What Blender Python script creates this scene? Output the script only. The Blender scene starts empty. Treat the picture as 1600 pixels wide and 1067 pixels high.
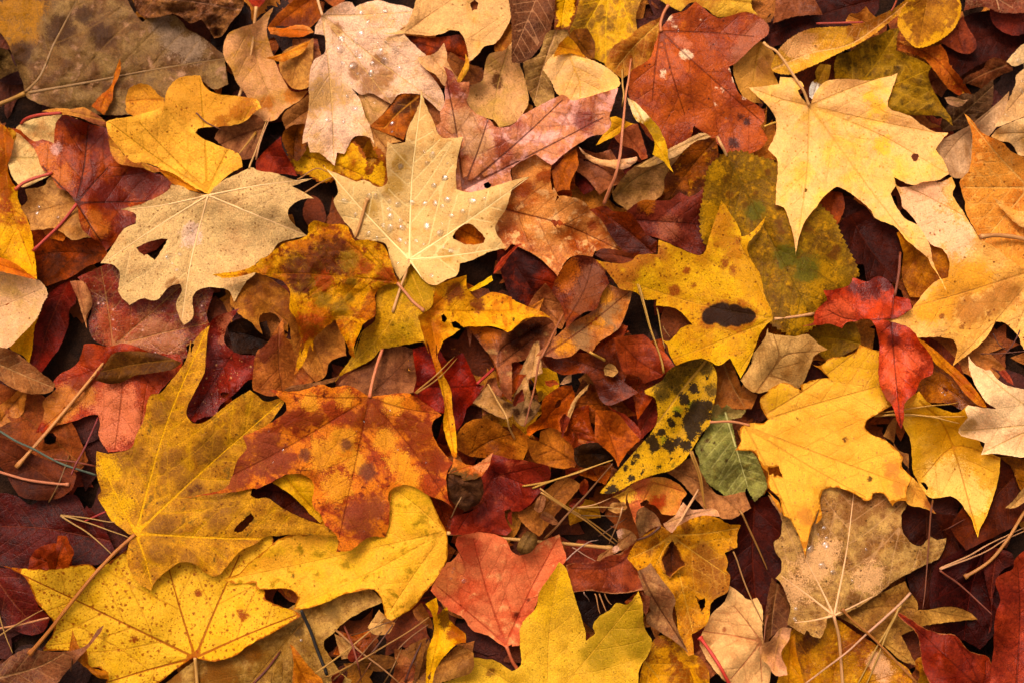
import bpy, math, random
import numpy as np
from mathutils import Vector, Matrix
from mathutils.geometry import delaunay_2d_cdt

# ------------------------------------------------------------------ scene frame
S = 0.00035                      # metres per photo pixel at ground height
DIST = 2600.0                    # camera distance in the same pixel units
TILT = math.radians(9.0)
scene = bpy.context.scene
COL = scene.collection
cam_pos = np.array([0.0, -math.sin(TILT) * DIST, math.cos(TILT) * DIST])
c_f = np.array([0.0, math.sin(TILT), -math.cos(TILT)])
c_r = np.array([1.0, 0.0, 0.0])
c_u = np.cross(c_r, c_f)

def world(px, py, z):
    """the spot at height z (pixel units) that lies under photo pixel px, py -> metres"""
    px = np.asarray(px, float); py = np.asarray(py, float); z = np.asarray(z, float)
    u = (px - 800.0) / DIST; v = (533.5 - py) / DIST
    d = c_f[None, :] + u[:, None] * c_r[None, :] + v[:, None] * c_u[None, :]
    t = (z - cam_pos[2]) / d[:, 2]
    return (cam_pos[None, :] + d * t[:, None]) * S

cam = bpy.data.cameras.new("camera"); cam_o = bpy.data.objects.new("camera", cam); COL.objects.link(cam_o)
cam.sensor_width = 36.0; cam.lens = 36.0 * DIST / 1600.0
cam.clip_start = 0.02; cam.clip_end = 100.0
cam_o.location = Vector(cam_pos * S); cam_o.rotation_euler = (TILT, 0, 0)
cam.dof.use_dof = True; cam.dof.focus_distance = DIST * S - 0.012; cam.dof.aperture_fstop = 9.0
scene.camera = cam_o

TILE = {'A': 0, 'B': 400, 'C': 800, 'D': 1200}
ROW = {'1': 0, '2': 260, '3': 520, '4': 767}
ZK = 1423.0 / 400.0
def pts(s, n=2):
    """traced points: a token such as B2 picks the sheet the following numbers were read from, P is the whole photo"""
    ox = oy = 0.0; k = 1.0; out = []; cur = []
    for t in s.split():
        if t[0] == 'P': ox = oy = 0.0; k = 1.0
        elif t[0] in TILE: ox = TILE[t[0]]; oy = ROW[t[1]]; k = 1.0 / ZK
        else:
            cur.append(float(t))
            if len(cur) == n:
                out.append([ox + cur[0] * k, oy + cur[1] * k] + cur[2:]); cur = []
    return np.array(out)

def shade(h, k):
    return ''.join('%02x' % min(255, int(int(h[i:i + 2], 16) * k)) for i in (0, 2, 4))

def lin(h):
    c = np.array([int(h[i:i + 2], 16) for i in (0, 2, 4)]) / 255.0
    c = np.where(c <= 0.04045, c / 12.92, ((c + 0.055) / 1.055) ** 2.4)
    l = float(c @ np.array([0.3, 0.6, 0.1])); c = np.maximum(l + (c - l) * SAT, 0.15 * c)
    mx = min(max((float(c.max()) - 0.35) / 0.35, 0.0), 1.0); c = 0.62 * (c / 0.62) ** (1.28 - 0.26 * mx)
    yw = min(max((0.36 - c[2] / max(c[1], 1e-4)) / 0.15, 0.0), 1.0) * min(max((c[0] / max(c[1], 1e-4) - 1.15) / 0.3, 0.0), 1.0) * (1.0 if c[0] < 2.4 * c[1] else 0.0)
    c = c * np.array([1.0 - 0.04 * yw, 1.0 - 0.21 * yw, 1.0])
    if c[0] > 2.3 * c[1]: c[1] *= 1.32; c[2] = min(c[2], 0.33 * c[1])
    return np.minimum(c * ALB, 0.86)
ALB = 1.0; SAT = 1.05; ZS = 1.35

# ------------------------------------------------------------------ smooth noise for shaping
class VNoise:
    def __init__(self, seed):
        self.r = np.random.RandomState(seed).rand(64, 64) * 2 - 1
    def __call__(self, x, y):
        x = np.asarray(x, float); y = np.asarray(y, float)
        i = np.floor(x).astype(int); j = np.floor(y).astype(int)
        f = x - i; g = y - j; f = f * f * (3 - 2 * f); g = g * g * (3 - 2 * g)
        r = self.r; i0 = i % 64; i1 = (i + 1) % 64; j0 = j % 64; j1 = (j + 1) % 64
        return (r[i0, j0] * (1 - f) + r[i1, j0] * f) * (1 - g) + (r[i0, j1] * (1 - f) + r[i1, j1] * f) * g

# ------------------------------------------------------------------ the heap so far (height field)
GS = 4.0; GX0, GY0 = -260.0, -260.0; GW, GH = 530, 398
H = np.full((GH, GW), -40.0)
gxs = GX0 + GS * np.arange(GW); gys = GY0 + GS * np.arange(GH)

def sample(F, px, py):
    x = np.clip((np.asarray(px, float) - GX0) / GS, 0, F.shape[1] - 1.001); y = np.clip((np.asarray(py, float) - GY0) / GS, 0, F.shape[0] - 1.001)
    i = x.astype(int); j = y.astype(int); f = x - i; g = y - j
    return (F[j, i] * (1 - f) + F[j, i + 1] * f) * (1 - g) + (F[j + 1, i] * (1 - f) + F[j + 1, i + 1] * f) * g

def inside(poly, x, y):
    x = np.asarray(x); y = np.asarray(y); r = np.zeros(x.shape, bool); n = len(poly)
    for a in range(n):
        x1, y1 = poly[a]; x2, y2 = poly[(a + 1) % n]
        if y1 == y2: continue
        c = ((y1 > y) != (y2 > y)) & (x < (x2 - x1) * (y - y1) / (y2 - y1) + x1)
        r ^= c
    return r

def segdist(P, A, B):
    """distance of points P to the nearest of the segments A-B, and where along them"""
    best = np.full(len(P), 1e9); bt = np.zeros(len(P))
    for k in range(len(A)):
        ab = B[k] - A[k]; l2 = max(float(ab @ ab), 1e-9)
        t = np.clip(((P - A[k]) @ ab) / l2, 0, 1)
        d = np.hypot(*(P - A[k] - t[:, None] * ab).T)
        m = d < best; best[m] = d[m]; bt[m] = k + t[m]
    return best, bt

def blur(Z, M, it):
    for _ in range(it):
        W = M.astype(float); A = Z * W
        for ax in (0, 1):
            A2 = A.copy(); W2 = W.copy()
            for s in (1, -1):
                A2 += np.roll(A, s, ax); W2 += np.roll(W, s, ax)
            A, W = A2, W2
        Z = np.where(M, A / np.maximum(W, 1e-9), Z)
    return Z

def smooth_outline(p, rng, step, corner=62, jag=0.6):
    """rounds a traced margin between its corners and gives it a natural tremor"""
    n = len(p); keep = np.zeros(n, bool)
    for i in range(n):
        a = p[i] - p[i - 1]; b = p[(i + 1) % n] - p[i]
        ang = abs(math.degrees(math.atan2(a[0] * b[1] - a[1] * b[0], a @ b)))
        keep[i] = ang > corner
    out = []
    for i in range(n):
        p0, p1, p2, p3 = p[i - 1], p[i], p[(i + 1) % n], p[(i + 2) % n]
        L = np.hypot(*(p2 - p1)); m = max(1, int(L / step))
        t1 = np.zeros(2) if keep[i] else (p2 - p0) * 0.5
        t2 = np.zeros(2) if keep[(i + 1) % n] else (p3 - p1) * 0.5
        if keep[i]: t1 = (p2 - p1) * 0.8
        if keep[(i + 1) % n]: t2 = (p2 - p1) * 0.8
        l1 = np.hypot(*t1); l2 = np.hypot(*t2)
        if l1 > 1.2 * L: t1 = t1 * 1.2 * L / l1
        if l2 > 1.2 * L: t2 = t2 * 1.2 * L / l2
        for k in range(m):
            t = k / m; q = (2 * t**3 - 3 * t**2 + 1) * p1 + (t**3 - 2 * t**2 + t) * t1 + (-2 * t**3 + 3 * t**2) * p2 + (t**3 - t**2) * t2
            out.append(q + (0 if k == 0 and keep[i] else 1) * np.array([rng.uniform(-jag, jag), rng.uniform(-jag, jag)]))
    return np.array(out)

def toothed(o, amp, period):
    """saw-toothed margin"""
    n = len(o); area = 0.5 * np.sum(o[:, 0] * np.roll(o[:, 1], -1) - np.roll(o[:, 0], -1) * o[:, 1])
    d = np.roll(o, -1, 0) - np.roll(o, 1, 0); nrm = np.stack([d[:, 1], -d[:, 0]], 1)
    nrm /= np.maximum(np.hypot(*nrm.T), 1e-6)[:, None]
    if area < 0: nrm = -nrm
    s = np.concatenate([[0], np.cumsum(np.hypot(*(np.roll(o, -1, 0) - o).T))])[:-1]
    ph = (s / period) % 1.0
    return o + nrm * (amp * ph)[:, None]

def along(path, step):
    out = [path[0]]
    for a, b in zip(path[:-1], path[1:]):
        m = max(1, int(round(np.hypot(*(b - a)) / step)))
        for k in range(1, m + 1): out.append(a + (b - a) * k / m)
    return np.array(out)

def bend(path):
    """Catmull-Rom through the given points"""
    if len(path) < 3: return path
    P = np.vstack([2 * path[0] - path[1], path, 2 * path[-1] - path[-2]]); out = []
    for i in range(1, len(P) - 2):
        for k in range(6):
            t = k / 6.0
            out.append(0.5 * ((2 * P[i]) + (P[i + 1] - P[i - 1]) * t + (2 * P[i - 1] - 5 * P[i] + 4 * P[i + 1] - P[i + 2]) * t * t + (-P[i - 1] + 3 * P[i] - 3 * P[i + 1] + P[i + 2]) * t ** 3))
    out.append(path[-1]); return np.array(out)

# ------------------------------------------------------------------ node helper
class NT:
    def __init__(self, tree): self.t = tree
    def n(self, typ, **kw):
        nd = self.t.nodes.new(typ)
        for k, v in kw.items():
            if k.startswith('_'): setattr(nd, k[1:], v)
            else: self.put(nd, k.replace('__', ' '), v)
        return nd
    def put(self, nd, k, v):
        sock = nd.inputs[int(k[1:])] if k[0] == 'i' and k[1:].isdigit() else nd.inputs[k]
        if isinstance(v, bpy.types.NodeSocket): self.t.links.new(v, sock)
        elif isinstance(v, (tuple, list, np.ndarray)):
            v = list(v)
            sock.default_value = v + [1.0] if len(v) == 3 and sock.type == 'RGBA' else v
        else: sock.default_value = v
    def attr(self, name, vec=False):
        nd = self.n('ShaderNodeAttribute', _attribute_name=name)
        return nd.outputs['Vector'] if vec else nd.outputs['Fac']
    def noise(self, vec, scale, detail=4.0, rough=0.6, dist=0.0):
        return self.n('ShaderNodeTexNoise', Vector=vec, Scale=scale, Detail=detail, Roughness=rough, Distortion=dist).outputs[0]
    def m(self, op, a, b=None, clamp=False):
        nd = self.n('ShaderNodeMath', _operation=op, _use_clamp=clamp, i0=a)
        if b is not None: self.put(nd, 'i1', b)
        return nd.outputs[0]
    def mr(self, v, a, b, c=0.0, d=1.0, smooth=True):
        return self.n('ShaderNodeMapRange', _interpolation_type='SMOOTHSTEP' if smooth else 'LINEAR', i0=v, i1=a, i2=b, i3=c, i4=d).outputs[0]
    def mix(self, f, a, b, mode='MIX'):
        nd = self.n('ShaderNodeMix', _data_type='RGBA', _blend_type=mode)
        self.put(nd, 'i0', f); self.put(nd, 'i6', a); self.put(nd, 'i7', b)
        return nd.outputs[2]

def new_mat(name):
    m = bpy.data.materials.new(name); m.use_nodes = True; m.node_tree.nodes.clear()
    return m, NT(m.node_tree)

def leaf_mat(name, a='caa040', b=None, bt=0.52, bs=0.10, bsc=1.7, c=None, ct=0.62, csc=7.0, v=None, vs=0.5, w1=2.2, v2s=0.4,
             sp=None, sd=0.0, ssc=13.0, e=None, ew=0.0, fm=0.22, ret=0.25, halo=None, hw=12.0, hs=0.8, blobs=(), rough=0.55, spec=0.3, tr=0.24,
             wr=0.0, under=None, bump=0.6, mo=None, gain=1.0, **kw):
    a = shade(a, gain); b = shade(b, gain) if b else None; c = shade(c, gain) if c else None
    M, t = new_mat(name)
    lp = t.attr('lp', True)
    A = lin(a); B = lin(b or a)
    n1 = t.noise(lp, bsc, 7.0, 0.66, 0.5)
    n2 = t.noise(lp, csc, 6.0, 0.62, 0.3)
    n3 = t.noise(lp, 42.0, 3.0, 0.65)
    n1b = t.m('ADD', t.m('MULTIPLY', n1, 0.82), t.m('MULTIPLY', n2, 0.18))
    col = t.mix(t.mr(n1b, bt - bs, bt + bs), A, B)
    if c: col = t.mix(t.mr(n2, ct - 0.05, ct + 0.09), col, lin(c))
    if mo is None: mo = 0.30 if max(A) > 0.5 else 0.75
    n4 = t.noise(lp, 15.0, 8.0, 0.72, 0.4); n5 = t.noise(lp, 4.0, 8.0, 0.7, 0.8)
    mm = t.mr(t.m('ADD', t.m('MULTIPLY', n4, 0.5), t.m('MULTIPLY', n5, 0.5)), 0.40, 0.60)
    dk_ = t.mix(1.0, col, (0.50, 0.36, 0.28), 'MULTIPLY'); lt_ = t.mix(1.0, col, (1.18, 1.14, 1.0), 'MULTIPLY')
    col = t.mix(mo, col, t.mix(mm, dk_, lt_))
    V1 = t.attr('v1'); V2 = t.attr('v2')
    vd = t.m('MINIMUM', V1, t.m('ADD', V2, 1.0))
    if halo:
        hm = t.mr(t.m('ADD', vd, t.m('ADD', t.m('MULTIPLY', t.m('SUBTRACT', n2, 0.5), hw * 5.0), t.m('MULTIPLY', t.m('SUBTRACT', n1, 0.45), hw * 5.0))), 0.0, hw, 1.0, 0.0)
        col = t.mix(t.m('MULTIPLY', hm, hs), col, lin(halo))
    hard = []
    for k, bb in enumerate(blobs):
        bc = bb[0]
        if len(bb) > 2:
            bw = t.m('ADD', t.attr('b%d' % k), t.m('ADD', t.m('MULTIPLY', t.m('SUBTRACT', n2, 0.5), 0.7 * bb[2]), t.m('MULTIPLY', t.m('SUBTRACT', n3, 0.5), 0.5 * bb[2])))
            hard.append((t.mr(bw, 0.32, 0.58, 0.0, 0.97), lin(bc))); continue
        bw = t.m('ADD', t.attr('b%d' % k), t.m('ADD', t.m('MULTIPLY', t.m('SUBTRACT', n2, 0.5), 1.9), t.m('MULTIPLY', t.m('SUBTRACT', n3, 0.5), 1.5)))
        col = t.mix(t.mr(bw, 0.28, 0.86, 0.0, 0.9), col, lin(bc))
    if e:
        em = t.mr(t.m('ADD', t.attr('ed'), t.m('MULTIPLY', t.m('SUBTRACT', n2, 0.5), ew * 6.0)), ew * 0.25, ew, 1.0, 0.0)
        col = t.mix(em, col, lin(e))
    # small vein net
    dn = t.n('ShaderNodeVectorMath', _operation='SCALE', i0=t.n('ShaderNodeTexNoise', Vector=lp, Scale=9.0, Detail=2.0).outputs['Color']); dn.inputs['Scale'].default_value = 0.06
    lp2 = t.n('ShaderNodeVectorMath', _operation='ADD', i0=lp, i1=dn.outputs[0]).outputs[0]
    r1 = t.n('ShaderNodeTexVoronoi', _feature='DISTANCE_TO_EDGE', Vector=lp2, Scale=8.5).outputs['Distance']
    r2 = t.n('ShaderNodeTexVoronoi', _feature='DISTANCE_TO_EDGE', Vector=lp2, Scale=21.0).outputs['Distance']
    rm = t.m('ADD', t.m('MULTIPLY', t.mr(r1, 0.0, 0.10, 1.0, 0.0), 0.6), t.m('MULTIPLY', t.mr(r2, 0.0, 0.16, 1.0, 0.0), 0.4))
    vc = lin(v or b or a)
    fade = t.mr(n1, 0.35, 0.6, 0.35, 1.0)
    col = t.mix(t.m('MULTIPLY', t.m('MULTIPLY', rm, fade), ret), col, vc)
    m1 = t.mr(V1, w1 * 0.35, w1 * 1.25, 1.0, 0.0); m2 = t.mr(V2, w1 * 0.12, w1 * 0.75, 1.0, 0.0)
    if sp:
        vo = t.n('ShaderNodeTexVoronoi', _feature='F1', Vector=lp, Scale=ssc)
        sz = t.n('ShaderNodeSeparateColor', Color=vo.outputs['Color'])
        sm = t.m('MULTIPLY', t.mr(t.m('ADD', vo.outputs['Distance'], t.m('MULTIPLY', t.m('SUBTRACT', n3, 0.5), 0.5)), 0.10, 0.32, 1.0, 0.0),
                 t.m('GREATER_THAN', sz.outputs[0], 1.0 - sd))
        vo2 = t.n('ShaderNodeTexVoronoi', _feature='F1', Vector=lp, Scale=ssc * 2.3)
        sz2 = t.n('ShaderNodeSeparateColor', Color=vo2.outputs['Color'])
        sm2 = t.m('MULTIPLY', t.mr(vo2.outputs['Distance'], 0.12, 0.4, 1.0, 0.0), t.m('GREATER_THAN', sz2.outputs[0], 1.0 - sd * 0.8))
        col = t.mix(t.m('MULTIPLY', t.m('MAXIMUM', sm, t.m('MULTIPLY', sm2, 0.8)), 0.85), col, lin(sp))
    col = t.mix(t.m('MULTIPLY', m2, vs * v2s), col, vc)
    col = t.mix(t.m('MULTIPLY', m1, vs), col, vc)
    for hm_, hc_ in hard: col = t.mix(hm_, col, hc_)
    g = t.mr(n3, 0.30, 0.70, 1.0 - fm * 0.9, 1.0 + fm * 0.75)
    g = t.m('ADD', g, t.m('MULTIPLY', t.m('SUBTRACT', n2, 0.5), fm * 2.4))
    g = t.m('ADD', g, t.m('MULTIPLY', t.m('SUBTRACT', n1, 0.5), fm * 1.2))
    cv = t.n('ShaderNodeCombineColor', Red=g, Green=g, Blue=g).outputs[0]
    col = t.mix(1.0, col, cv, 'MULTIPLY')
    if under:
        bf = t.n('ShaderNodeNewGeometry').outputs['Backfacing']
        col = t.mix(t.m('MULTIPLY', bf, 0.85), col, lin(under))
    # relief
    hgt = t.m('ADD', t.m('MULTIPLY', rm, -0.22), t.m('MULTIPLY', n3, 0.5))
    hgt = t.m('ADD', hgt, t.m('ADD', t.m('MULTIPLY', m1, -0.55), t.m('MULTIPLY', m2, -0.25)))
    hgt = t.m('ADD', hgt, t.m('MULTIPLY', n2, 1.3 + wr * 6.0))
    bp = t.n('ShaderNodeBump', Strength=bump, Distance=0.0011, Height=hgt)
    ro = t.mr(t.m('ADD', t.m('MULTIPLY', n2, 0.4), t.m('MULTIPLY', n5, 0.6)), 0.38, 0.62, rough - 0.24, rough + 0.10)
    pb = t.n('ShaderNodeBsdfPrincipled', Base__Color=col, Roughness=ro, Normal=bp.outputs[0])
    pb.inputs['Specular IOR Level'].default_value = spec * (0.24 if rough > 0.43 else 0.38)
    tl = t.n('ShaderNodeBsdfTranslucent', Color=col)
    mx = t.n('ShaderNodeMixShader', i0=tr, i1=pb.outputs[0], i2=tl.outputs[0])
    out = t.n('ShaderNodeOutputMaterial'); t.t.links.new(mx.outputs[0], out.inputs[0])
    return M

def plain_mat(name, col, col2=None, sc=60.0, rough=0.55, spec=0.35, stretch=None, bump=0.4):
    M, t = new_mat(name)
    co = t.n('ShaderNodeTexCoord').outputs['Object']
    if stretch is not None: co = t.attr('st', True)
    n = t.noise(co, sc, 5.0, 0.65)
    n2 = t.noise(co, sc * 5, 3.0, 0.6)
    c = t.mix(t.mr(t.m('ADD', t.m('MULTIPLY', n, 0.7), t.m('MULTIPLY', n2, 0.3)), 0.38, 0.62), lin(col), lin(col2 or col))
    bp = t.n('ShaderNodeBump', Strength=bump, Distance=0.0006, Height=t.m('ADD', n, n2))
    pb = t.n('ShaderNodeBsdfPrincipled', Base__Color=c, Roughness=rough, Normal=bp.outputs[0])
    pb.inputs['Specular IOR Level'].default_value = spec
    out = t.n('ShaderNodeOutputMaterial'); t.t.links.new(pb.outputs[0], out.inputs[0])
    return M

_mats = {}
def stem_mat(c1, c2):
    k = (c1, c2)
    if k not in _mats: _mats[k] = plain_mat('stalk_' + c1, c1, c2, 1.6, 0.48, 0.4, stretch=True, bump=0.5)
    return _mats[k]

def link(name, me, parent=None, label=None, cat=None, group=None, kind=None):
    o = bpy.data.objects.new(name, me); COL.objects.link(o)
    if parent is not None: o.parent = parent
    if label: o['label'] = label
    if cat: o['category'] = cat
    if group: o['group'] = group
    if kind: o['kind'] = kind
    return o

def mesh_from(name, V, F, mat, attrs=None, smooth=True):
    me = bpy.data.meshes.new(name)
    me.from_pydata([tuple(v) for v in V], [], [tuple(int(i) for i in f) for f in F])
    for k, a in (attrs or {}).items():
        if a.ndim == 2:
            at = me.attributes.new(k, 'FLOAT_VECTOR', 'POINT'); at.data.foreach_set('vector', a.astype(np.float32).ravel())
        else:
            at = me.attributes.new(k, 'FLOAT', 'POINT'); at.data.foreach_set('value', a.astype(np.float32))
    if mat: me.materials.append(mat)
    if smooth: me.polygons.foreach_set('use_smooth', [True] * len(me.polygons))
    me.update(); return me

# ------------------------------------------------------------------ stalks and needles
def tube_mesh(path, zz, rad, mat, sides=8, flat=1.0):
    """a swept tube: path in photo pixels, heights and radii in the same unit"""
    W = world(path[:, 0], path[:, 1], zz)
    n = len(W); T = np.gradient(W, axis=0); T /= np.maximum(np.linalg.norm(T, axis=1), 1e-9)[:, None]
    up = np.array([0, 0, 1.0]); V = []; F = []; st = []
    ln = np.concatenate([[0], np.cumsum(np.linalg.norm(np.diff(W, axis=0), axis=1))]) / S / 30.0
    for i in range(n):
        a = np.cross(T[i], up); a /= max(np.linalg.norm(a), 1e-9); b = np.cross(a, T[i])
        for k in range(sides):
            th = 2 * math.pi * k / sides
            V.append(W[i] + (a * math.cos(th) + b * math.sin(th) * flat) * rad[i] * S)
            st.append((ln[i] * 0.35, math.cos(th) * 0.9, math.sin(th) * 0.9))
    for i in range(n - 1):
        for k in range(sides):
            k2 = (k + 1) % sides
            F.append((i * sides + k, i * sides + k2, (i + 1) * sides + k2, (i + 1) * sides + k))
    F.append(tuple(reversed(range(sides)))); F.append(tuple(range((n - 1) * sides, n * sides)))
    me = mesh_from('stalk', V, F, mat, {'st': np.array(st)})
    o = np.array([math.ceil(0)]); return me

def lay(path, rad, lift=0.0, tight=150, first=None):
    """lets a stiff stalk come to rest on the heap"""
    h = sample(H, path[:, 0], path[:, 1])
    for dx, dy in ((3, 0), (-3, 0), (0, 3), (0, -3)): h = np.maximum(h, sample(H, path[:, 0] + dx, path[:, 1] + dy))
    low = h + rad * 0.8 + lift
    if first is not None:
        k = np.minimum(np.arange(len(path)) / 6.0, 1.0); low = low * k + (first + rad * 0.2) * (1 - k)
    z = low.copy()
    for _ in range(tight):
        zb = z.copy(); zb[1:-1] = (z[:-2] + z[2:]) * 0.5
        z = np.maximum(zb, low)
        if first is not None: z[0] = low[0]
    z2 = z.copy(); z2[1:-1] = (z[:-2] + 2 * z[1:-1] + z[2:]) * 0.25
    return z2

def make_stem(path_s, r=2.6, c1='c88850', c2=None, taper=(1.0, 1.0), bulb=0.0, bulb0=0.0, lift=0.0, first=None, press=True, arc=0.0, wob=0.5, rng=random, sides=8):
    p = bend(pts(path_s)) if isinstance(path_s, str) else path_s
    r = r * 0.86; c1 = shade(c1, 0.9); c2 = shade(c2, 0.88) if c2 else None
    p = along(p, 5.0)
    n = len(p); t = np.linspace(0, 1, n)
    if arc:
        ch = p[-1] - p[0]; p = p + np.array([-ch[1], ch[0]])[None, :] * (rng.uniform(-arc, arc) * 4 * t * (1 - t))[:, None]
    nz = VNoise(rng.randint(0, 9999))
    p = p + np.stack([nz(t * n / 9.0, t * 0 + 3.3), nz(t * n / 9.0, t * 0 + 8.8)], 1) * wob * np.minimum(1, np.minimum(t, 1 - t) * 8)[:, None]
    rad = r * (taper[0] + (taper[1] - taper[0]) * t) * (1 + 0.08 * nz(t * n / 3.0, t * 0 + 1.0))
    s = t * n * 5.0
    rad = rad + r * bulb * np.exp(-((s[-1] - s) / (r * 2.6)) ** 2) + r * bulb0 * np.exp(-(s / (r * 3.0)) ** 2)
    rad[-1] *= 0.75
    z = lay(p, rad, lift, first=first)
    me = tube_mesh(p, z, rad, stem_mat(c1, c2 or c1), sides)
    if press:
        j = np.clip(np.round((p[:, 1] - GY0) / GS).astype(int), 0, GH - 1); i = np.clip(np.round((p[:, 0] - GX0) / GS).astype(int), 0, GW - 1)
        np.maximum.at(H, (j, i), z + rad * 0.5)
    return me, p, z

# ------------------------------------------------------------------ a leaf
LEAVES = {}
def leaf(key, name, label, outline, group=None, hub=None, tips=None, pv=None, stalk=None, sr=2.6, sc='c88c5a', sc2=None, sbulb=0.5, slift=0.0,
         holes=(), serr=0.0, sper=9.0, gap=5.0, und=5.0, pillow=2.2, curl=0.0, eup=4.0, edn=0.0, bumps=None, puff=0.0, pw=12.0, sec=26.0, sang=48.0, ribs=False,
         lobes=(), cat='leaf', crk=0.0, stiff=70, part_of=None, part_name=None, step=None, jag=0.6, seclen=1.0, rest=True, **mk):
    sd_ = sum(ord(ch) * (i + 7) for i, ch in enumerate(key)) % 99991
    rng = random.Random(sd_); nz = VNoise(sd_ + 1)
    raw = pts(outline)
    size = math.sqrt(abs(0.5 * np.sum(raw[:, 0] * np.roll(raw[:, 1], -1) - np.roll(raw[:, 0], -1) * raw[:, 1])))
    if size < 130: und *= 1.45; eup *= 1.2
    gap = gap * ZS; und = und * ZS * 1.45; eup = eup * ZS * 1.9; pillow = pillow * ZS; edn = edn * ZS
    curl = curl + rng.uniform(-5, 11) * min(1.0, size / 120.0)
    st = step or (3.2 if crk else 3.6 if size < 70 else 5.5 if size < 150 else 6.5)
    o = smooth_outline(raw, rng, 1.9 if serr else min(st, 4.5), jag=jag * (0.4 if serr else 1))
    if serr: o = toothed(o, serr, sper)
    # drop points that crowd together
    k = [0]
    for i in range(1, len(o)):
        if np.hypot(*(o[i] - o[k[-1]])) > 0.8: k.append(i)
    if np.hypot(*(o[k[-1]] - o[0])) < 0.8: k.pop()
    o = o[k]
    hl = [smooth_outline(pts(h), rng, 3.0, jag=0.8) for h in holes]
    # veins
    prim = []
    if hub:
        hb = pts(hub)[0]
        for tp in pts(tips):
            mid = (hb + tp) / 2 + np.array([rng.uniform(-1, 1), rng.uniform(-1, 1)]) * np.hypot(*(tp - hb)) * 0.03
            prim.append(bend(np.array([hb, mid, tp])))
    if pv:
        for s in pv.split('|'): prim.append(bend(pts(s)))
    if not prim:
        c0 = o.mean(0); q = o - c0; w, U = np.linalg.eigh(q.T @ q); ax = U[:, 1]; e = q @ ax
        prim.append(bend(np.array([c0 + ax * e.min() * 0.95, c0 + np.array([-ax[1], ax[0]]) * size * 0.05, c0 + ax * e.max() * 0.95])))
    prim = [along(p, 6.0) for p in prim]
    secs = []
    def inn(q):
        r = inside(o, q[:, 0], q[:, 1])
        for h in hl: r &= ~inside(h, q[:, 0], q[:, 1])
        return r
    if sec:
        for pi, p in enumerate(prim):
            L = np.concatenate([[0], np.cumsum(np.hypot(*np.diff(p, axis=0).T))]); tot = L[-1]
            s = sec * (0.5 if len(prim) == 1 else 1.1) * rng.uniform(0.8, 1.2)
            oth = [q for qi, q in enumerate(prim) if qi != pi]
            OA = np.vstack([q[:-1] for q in oth]) if oth else None; OB = np.vstack([q[1:] for q in oth]) if oth else None
            side0 = rng.choice((0, 1))
            while s < tot * 0.93:
                i = int(np.searchsorted(L, s)) - 1; i = max(0, min(i, len(p) - 2))
                base = p[i] + (p[i + 1] - p[i]) * (s - L[i]) / max(L[i + 1] - L[i], 1e-6)
                d = p[i + 1] - p[i]; d = d / np.hypot(*d)
                for sg in (1, -1):
                    a = math.radians(sang + rng.uniform(-7, 7)) * sg; pos = base + d * (sec * 0.25 if sg > 0 else 0); poly = [pos.copy()]
                    maxl = size * 0.6 * seclen; ln = 0
                    while ln < maxl:
                        dd = np.array([d[0] * math.cos(a) - d[1] * math.sin(a), d[0] * math.sin(a) + d[1] * math.cos(a)])
                        pos = pos + dd * 5.0; ln += 5.0; a *= 0.985; a += rng.uniform(-0.03, 0.03)
                        if OA is not None and ln > 9 and segdist(pos[None], OA, OB)[0][0] < 5: break
                        if not inn(pos[None])[0]: break
                        poly.append(pos.copy())
                    if len(poly) > 3: secs.append(np.array(poly[:-1] if len(poly) > 4 else poly))
                s += sec * rng.uniform(0.85, 1.2) * (0.75 + 0.25 * (1 - s / tot))
    # mesh in the plane
    P = list(o); E = [(i, (i + 1) % len(o)) for i in range(len(o))]
    Bc = [o] + hl
    for h in hl:
        b0 = len(P); P += list(h); E += [(b0 + i, b0 + (i + 1) % len(h)) for i in range(len(h))]
    BA = np.vstack(Bc); BB = np.vstack([np.roll(b, -1, 0) for b in Bc])
    vp = []
    for q in prim + secs:
        ok = inn(q); q2 = q.copy()
        dB = segdist(q2, BA, BB)[0]; ok &= dB > 1.6
        prev = None
        for i in range(len(q2)):
            if ok[i]:
                P.append(q2[i]); vp.append(q2[i])
                if prev is not None: E.append((prev, len(P) - 1))
                prev = len(P) - 1
            else: prev = None
    lo = o.min(0); hi = o.max(0); xs = np.arange(lo[0], hi[0], st); ys = np.arange(lo[1], hi[1], st * 0.87)
    XX, YY = np.meshgrid(xs, ys); XX = XX + (np.arange(len(ys)) % 2)[:, None] * st * 0.5
    Q = np.stack([XX.ravel(), YY.ravel()], 1) + np.random.RandomState(sd_).uniform(-0.22, 0.22, (XX.size, 2)) * st
    Q = Q[inn(Q)]
    if len(Q):
        Q = Q[segdist(Q, BA, BB)[0] > st * 0.5]
    if len(Q) and len(vp):
        vpa = np.array(vp); keep = np.ones(len(Q), bool)
        for c0 in range(0, len(Q), 400):
            dd = ((Q[c0:c0 + 400, None, :] - vpa[None]) ** 2).sum(2).min(1); keep[c0:c0 + 400] = dd > (st * 0.45) ** 2
        Q = Q[keep]
    P += list(Q)
    vv, ee, ff, *_ = delaunay_2d_cdt([Vector(q) for q in P], E, [], 0, 1e-4, False)
    X = np.array([[q.x, q.y] for q in vv])
    cf = np.array([(X[f[0]] + X[f[1]] + X[f[2]]) / 3 for f in ff]); okf = inn(cf)
    ff = [f for f, k_ in zip(ff, okf) if k_]
    # ---- resting height
    pad = 3
    i0 = max(0, int((lo[0] - GX0) / GS) - pad); i1 = min(GW, int((hi[0] - GX0) / GS) + pad + 2)
    j0 = max(0, int((lo[1] - GY0) / GS) - pad); j1 = min(GH, int((hi[1] - GY0) / GS) + pad + 2)
    GX, GY = np.meshgrid(gxs[i0:i1], gys[j0:j1]); Hs = H[j0:j1, i0:i1]
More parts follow.
